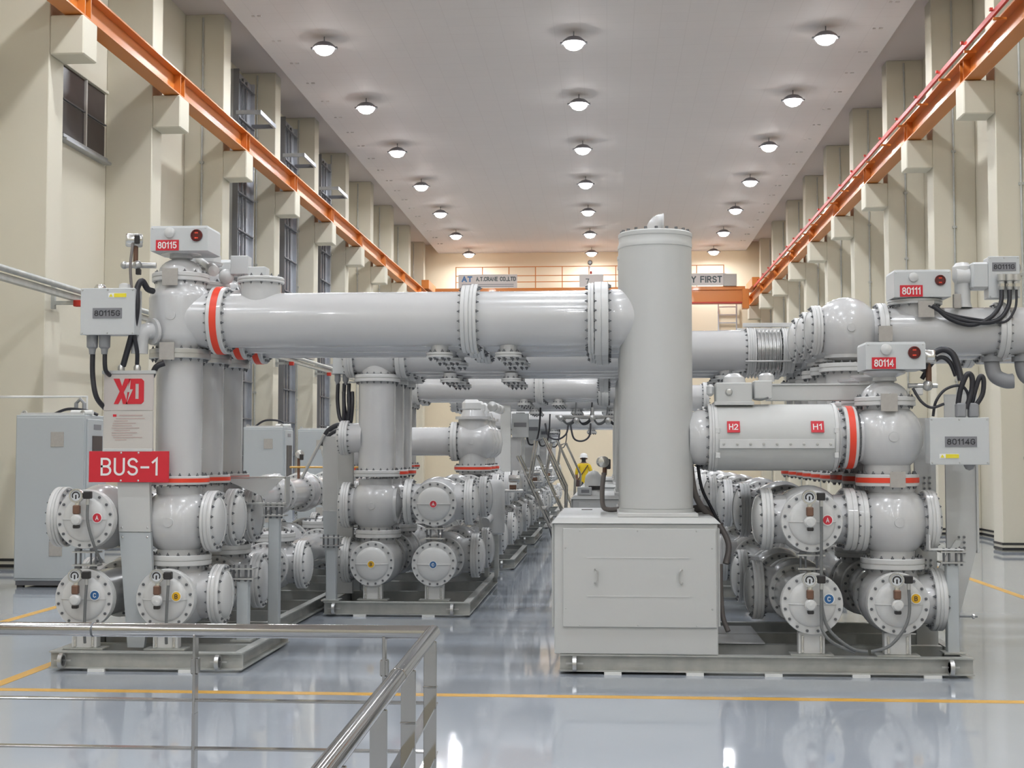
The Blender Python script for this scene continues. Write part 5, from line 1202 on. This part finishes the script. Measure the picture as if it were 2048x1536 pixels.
# ------------------------------------------------------------------ the person in the aisle (seen from behind)
def person(x, y):
    V = [(0, 0, 0.93), (0, 0, 1.12), (0, -0.01, 1.32), (0, 0.0, 1.44), (0, 0.01, 1.53), (0, 0.015, 1.63), (0, 0.015, 1.70),
         (-0.17, 0, 1.40), (-0.23, 0.01, 1.14), (-0.21, 0.10, 0.98), (-0.19, 0.16, 0.94),
         (0.17, 0, 1.40), (0.24, 0.02, 1.14), (0.21, 0.14, 1.02), (0.17, 0.22, 1.00),
         (-0.09, 0, 0.86), (-0.10, 0.02, 0.48), (-0.11, -0.02, 0.09), (-0.12, 0.12, 0.045),
         (0.09, 0, 0.86), (0.11, 0.0, 0.48), (0.12, -0.04, 0.09), (0.13, 0.10, 0.045)]
    Rr = [(.155, .11), (.145, .105), (.165, .115), (.10, .08), (.055, .055), (.085, .095), (.06, .07), (.075, .075), (.05, .05), (.038, .038), (.035, .03), (.075, .075), (.05, .05), (.038, .038), (.035, .03),
          (.095, .10), (.065, .07), (.045, .05), (.045, .035), (.095, .10), (.065, .07), (.045, .05), (.045, .035)]
    E = [(0, 1), (1, 2), (2, 3), (3, 4), (4, 5), (5, 6), (3, 7), (7, 8), (8, 9), (9, 10), (3, 11), (11, 12), (12, 13), (13, 14), (0, 15), (15, 16), (16, 17), (17, 18), (0, 19), (19, 20), (20, 21), (21, 22)]
    me = bpy.data.meshes.new('body'); me.from_pydata(V, E, [])
    o = bpy.data.objects.new('body', me); COL.objects.link(o)
    sk = o.modifiers.new('skin', 'SKIN'); sk.use_smooth_shade = True
    for i, sv in enumerate(me.skin_vertices[0].data):
        sv.radius = Rr[i]; sv.use_root = (i == 0)
    ss = o.modifiers.new('sub', 'SUBSURF'); ss.levels = 2
    bpy.context.view_layer.update()
    m2 = bpy.data.meshes.new_from_object(o.evaluated_get(bpy.context.evaluated_depsgraph_get()))
    bpy.data.objects.remove(o)
    m2.materials.clear()
    for n in ('shirt', 'trousers', 'skin', 'hair', 'black_plastic'): m2.materials.append(MATS[n])
    for p in m2.polygons:
        c = p.center; p.use_smooth = True
        if c.z > 1.50: p.material_index = 3 if (c.y < 0.03) else 2
        elif c.z > 1.47: p.material_index = 2
        elif abs(c.x) > 0.16 and c.z < 1.13: p.material_index = 2
        elif c.z > 0.88: p.material_index = 0
        elif c.z > 0.09: p.material_index = 1
        else: p.material_index = 4
    t = Thing('person', 'person in yellow shirt and white helmet with shoulder bag, seen from behind in the aisle', 'person', (x, y, 0))
    b = t.add('body', m2, (x, y, 0))
    t.lathe('helmet', [(0.155, 0), (0.125, 0.012), (0.120, 0.05), (0.10, 0.10), (0.06, 0.13), (0, 0.14)], (x, y+0.015, 1.655), 'Z', 'helmet', 24)
    for s in (-1, 1): t.lathe('ear', sphere_prof(0.028, 8), (x+s*0.088, y+0.02, 1.62), 'Z', 'skin', 10)
    t.lathe('nose', sphere_prof(0.02, 8), (x, y+0.115, 1.61), 'Z', 'skin', 8)
    t.raw('strap', tube_vf([(0.13, -0.11, 1.42), (0.05, -0.135, 1.30), (-0.06, -0.135, 1.14), (-0.16, -0.11, 1.0), (-0.2, -0.09, 0.94)], 0.016, 6), 'bag', (x, y, 0))
    t.raw('bag', box_vf((0.20, 0.10, 0.22), 0.02), 'bag', (x-0.19, y-0.12, 0.87), Quaternion((0, 1, 0), 0.25), smooth=False)
    fm = finish('finger', *tube_vf([(0, 0, 0), (0, 0.035, -0.012), (0, 0.05, -0.04)], 0.009, 6), 'skin')
    for s, bx, by, bz in ((-1, -0.19, 0.165, 0.93), (1, 0.17, 0.225, 0.99)):
        for j in range(4): t.add('finger', fm, (x+bx+(j-1.5)*0.018, y+by, bz))
        t.add('thumb', fm, (x+bx-s*0.035, y+by-0.02, bz+0.01), Quaternion((0, 0, 1), s*0.7))
person(-0.76, 42.6)

t = Thing('white_dome', 'white domed unit standing on the second mechanism cabinet', 'dome', (-0.19, 17.5, 1.27))
t.lathe('shell', [(0.11, 0), (0.11, 0.18), (0.10, 0.24), (0.06, 0.29), (0, 0.31)], (-0.19, 17.45, 1.27), 'Z', 'white_paint', 24)
t.box('slot', (0.16, 0.01, 0.05), (-0.17, 17.335, 1.36), 'black_plastic', 0)
t = Thing('switch_case', 'pale switch case at the left front of the second mechanism cabinet', 'box', (-0.33, 17.3, 1.27))
t.box('housing', (0.18, 0.2, 0.10), (-0.30, 17.32, 1.322), 'paint_box', 0.006)
t.box('slot', (0.10, 0.004, 0.04), (-0.29, 17.218, 1.322), 'grey_print', 0)
# low cross pipes at the far end of the aisle
for k in range(3):
    y = 33.0+PITCH*k
    riser('far grey riser column left of the aisle carrying a low cross pipe, %s of three' % PH[k], XBC, y, z0=0.87, z1=2.28)
    riser('far grey riser column right of the aisle carrying a low cross pipe, %s of three' % PH[k], 1.5, y, z0=0.08, z1=2.28, red=False)
    t = bus_pipe('low grey cross pipe far down the aisle above the person, %s of three' % PH[k], (-3.0, y, 2.6), (1.9, y, 2.6), 0.23, rf=0.28, group='low cross pipes far down the aisle')
    for x in (-1.3, -0.4): nozzle(t, x, y, 2.38)
cable('black cable hanging under the low cross pipes near the aisle', [(-1.5, 32.75, 2.5), (-1.42, 32.7, 2.2), (-1.2, 32.7, 2.12), (-1.0, 32.7, 2.25), (-0.95, 32.75, 2.5)], 0.022)
cable('second black cable hanging under the low cross pipes', [(-0.9, 32.75, 2.5), (-0.82, 32.7, 2.15), (-0.62, 32.7, 2.08), (-0.45, 32.7, 2.2), (-0.42, 32.75, 2.5)], 0.022)
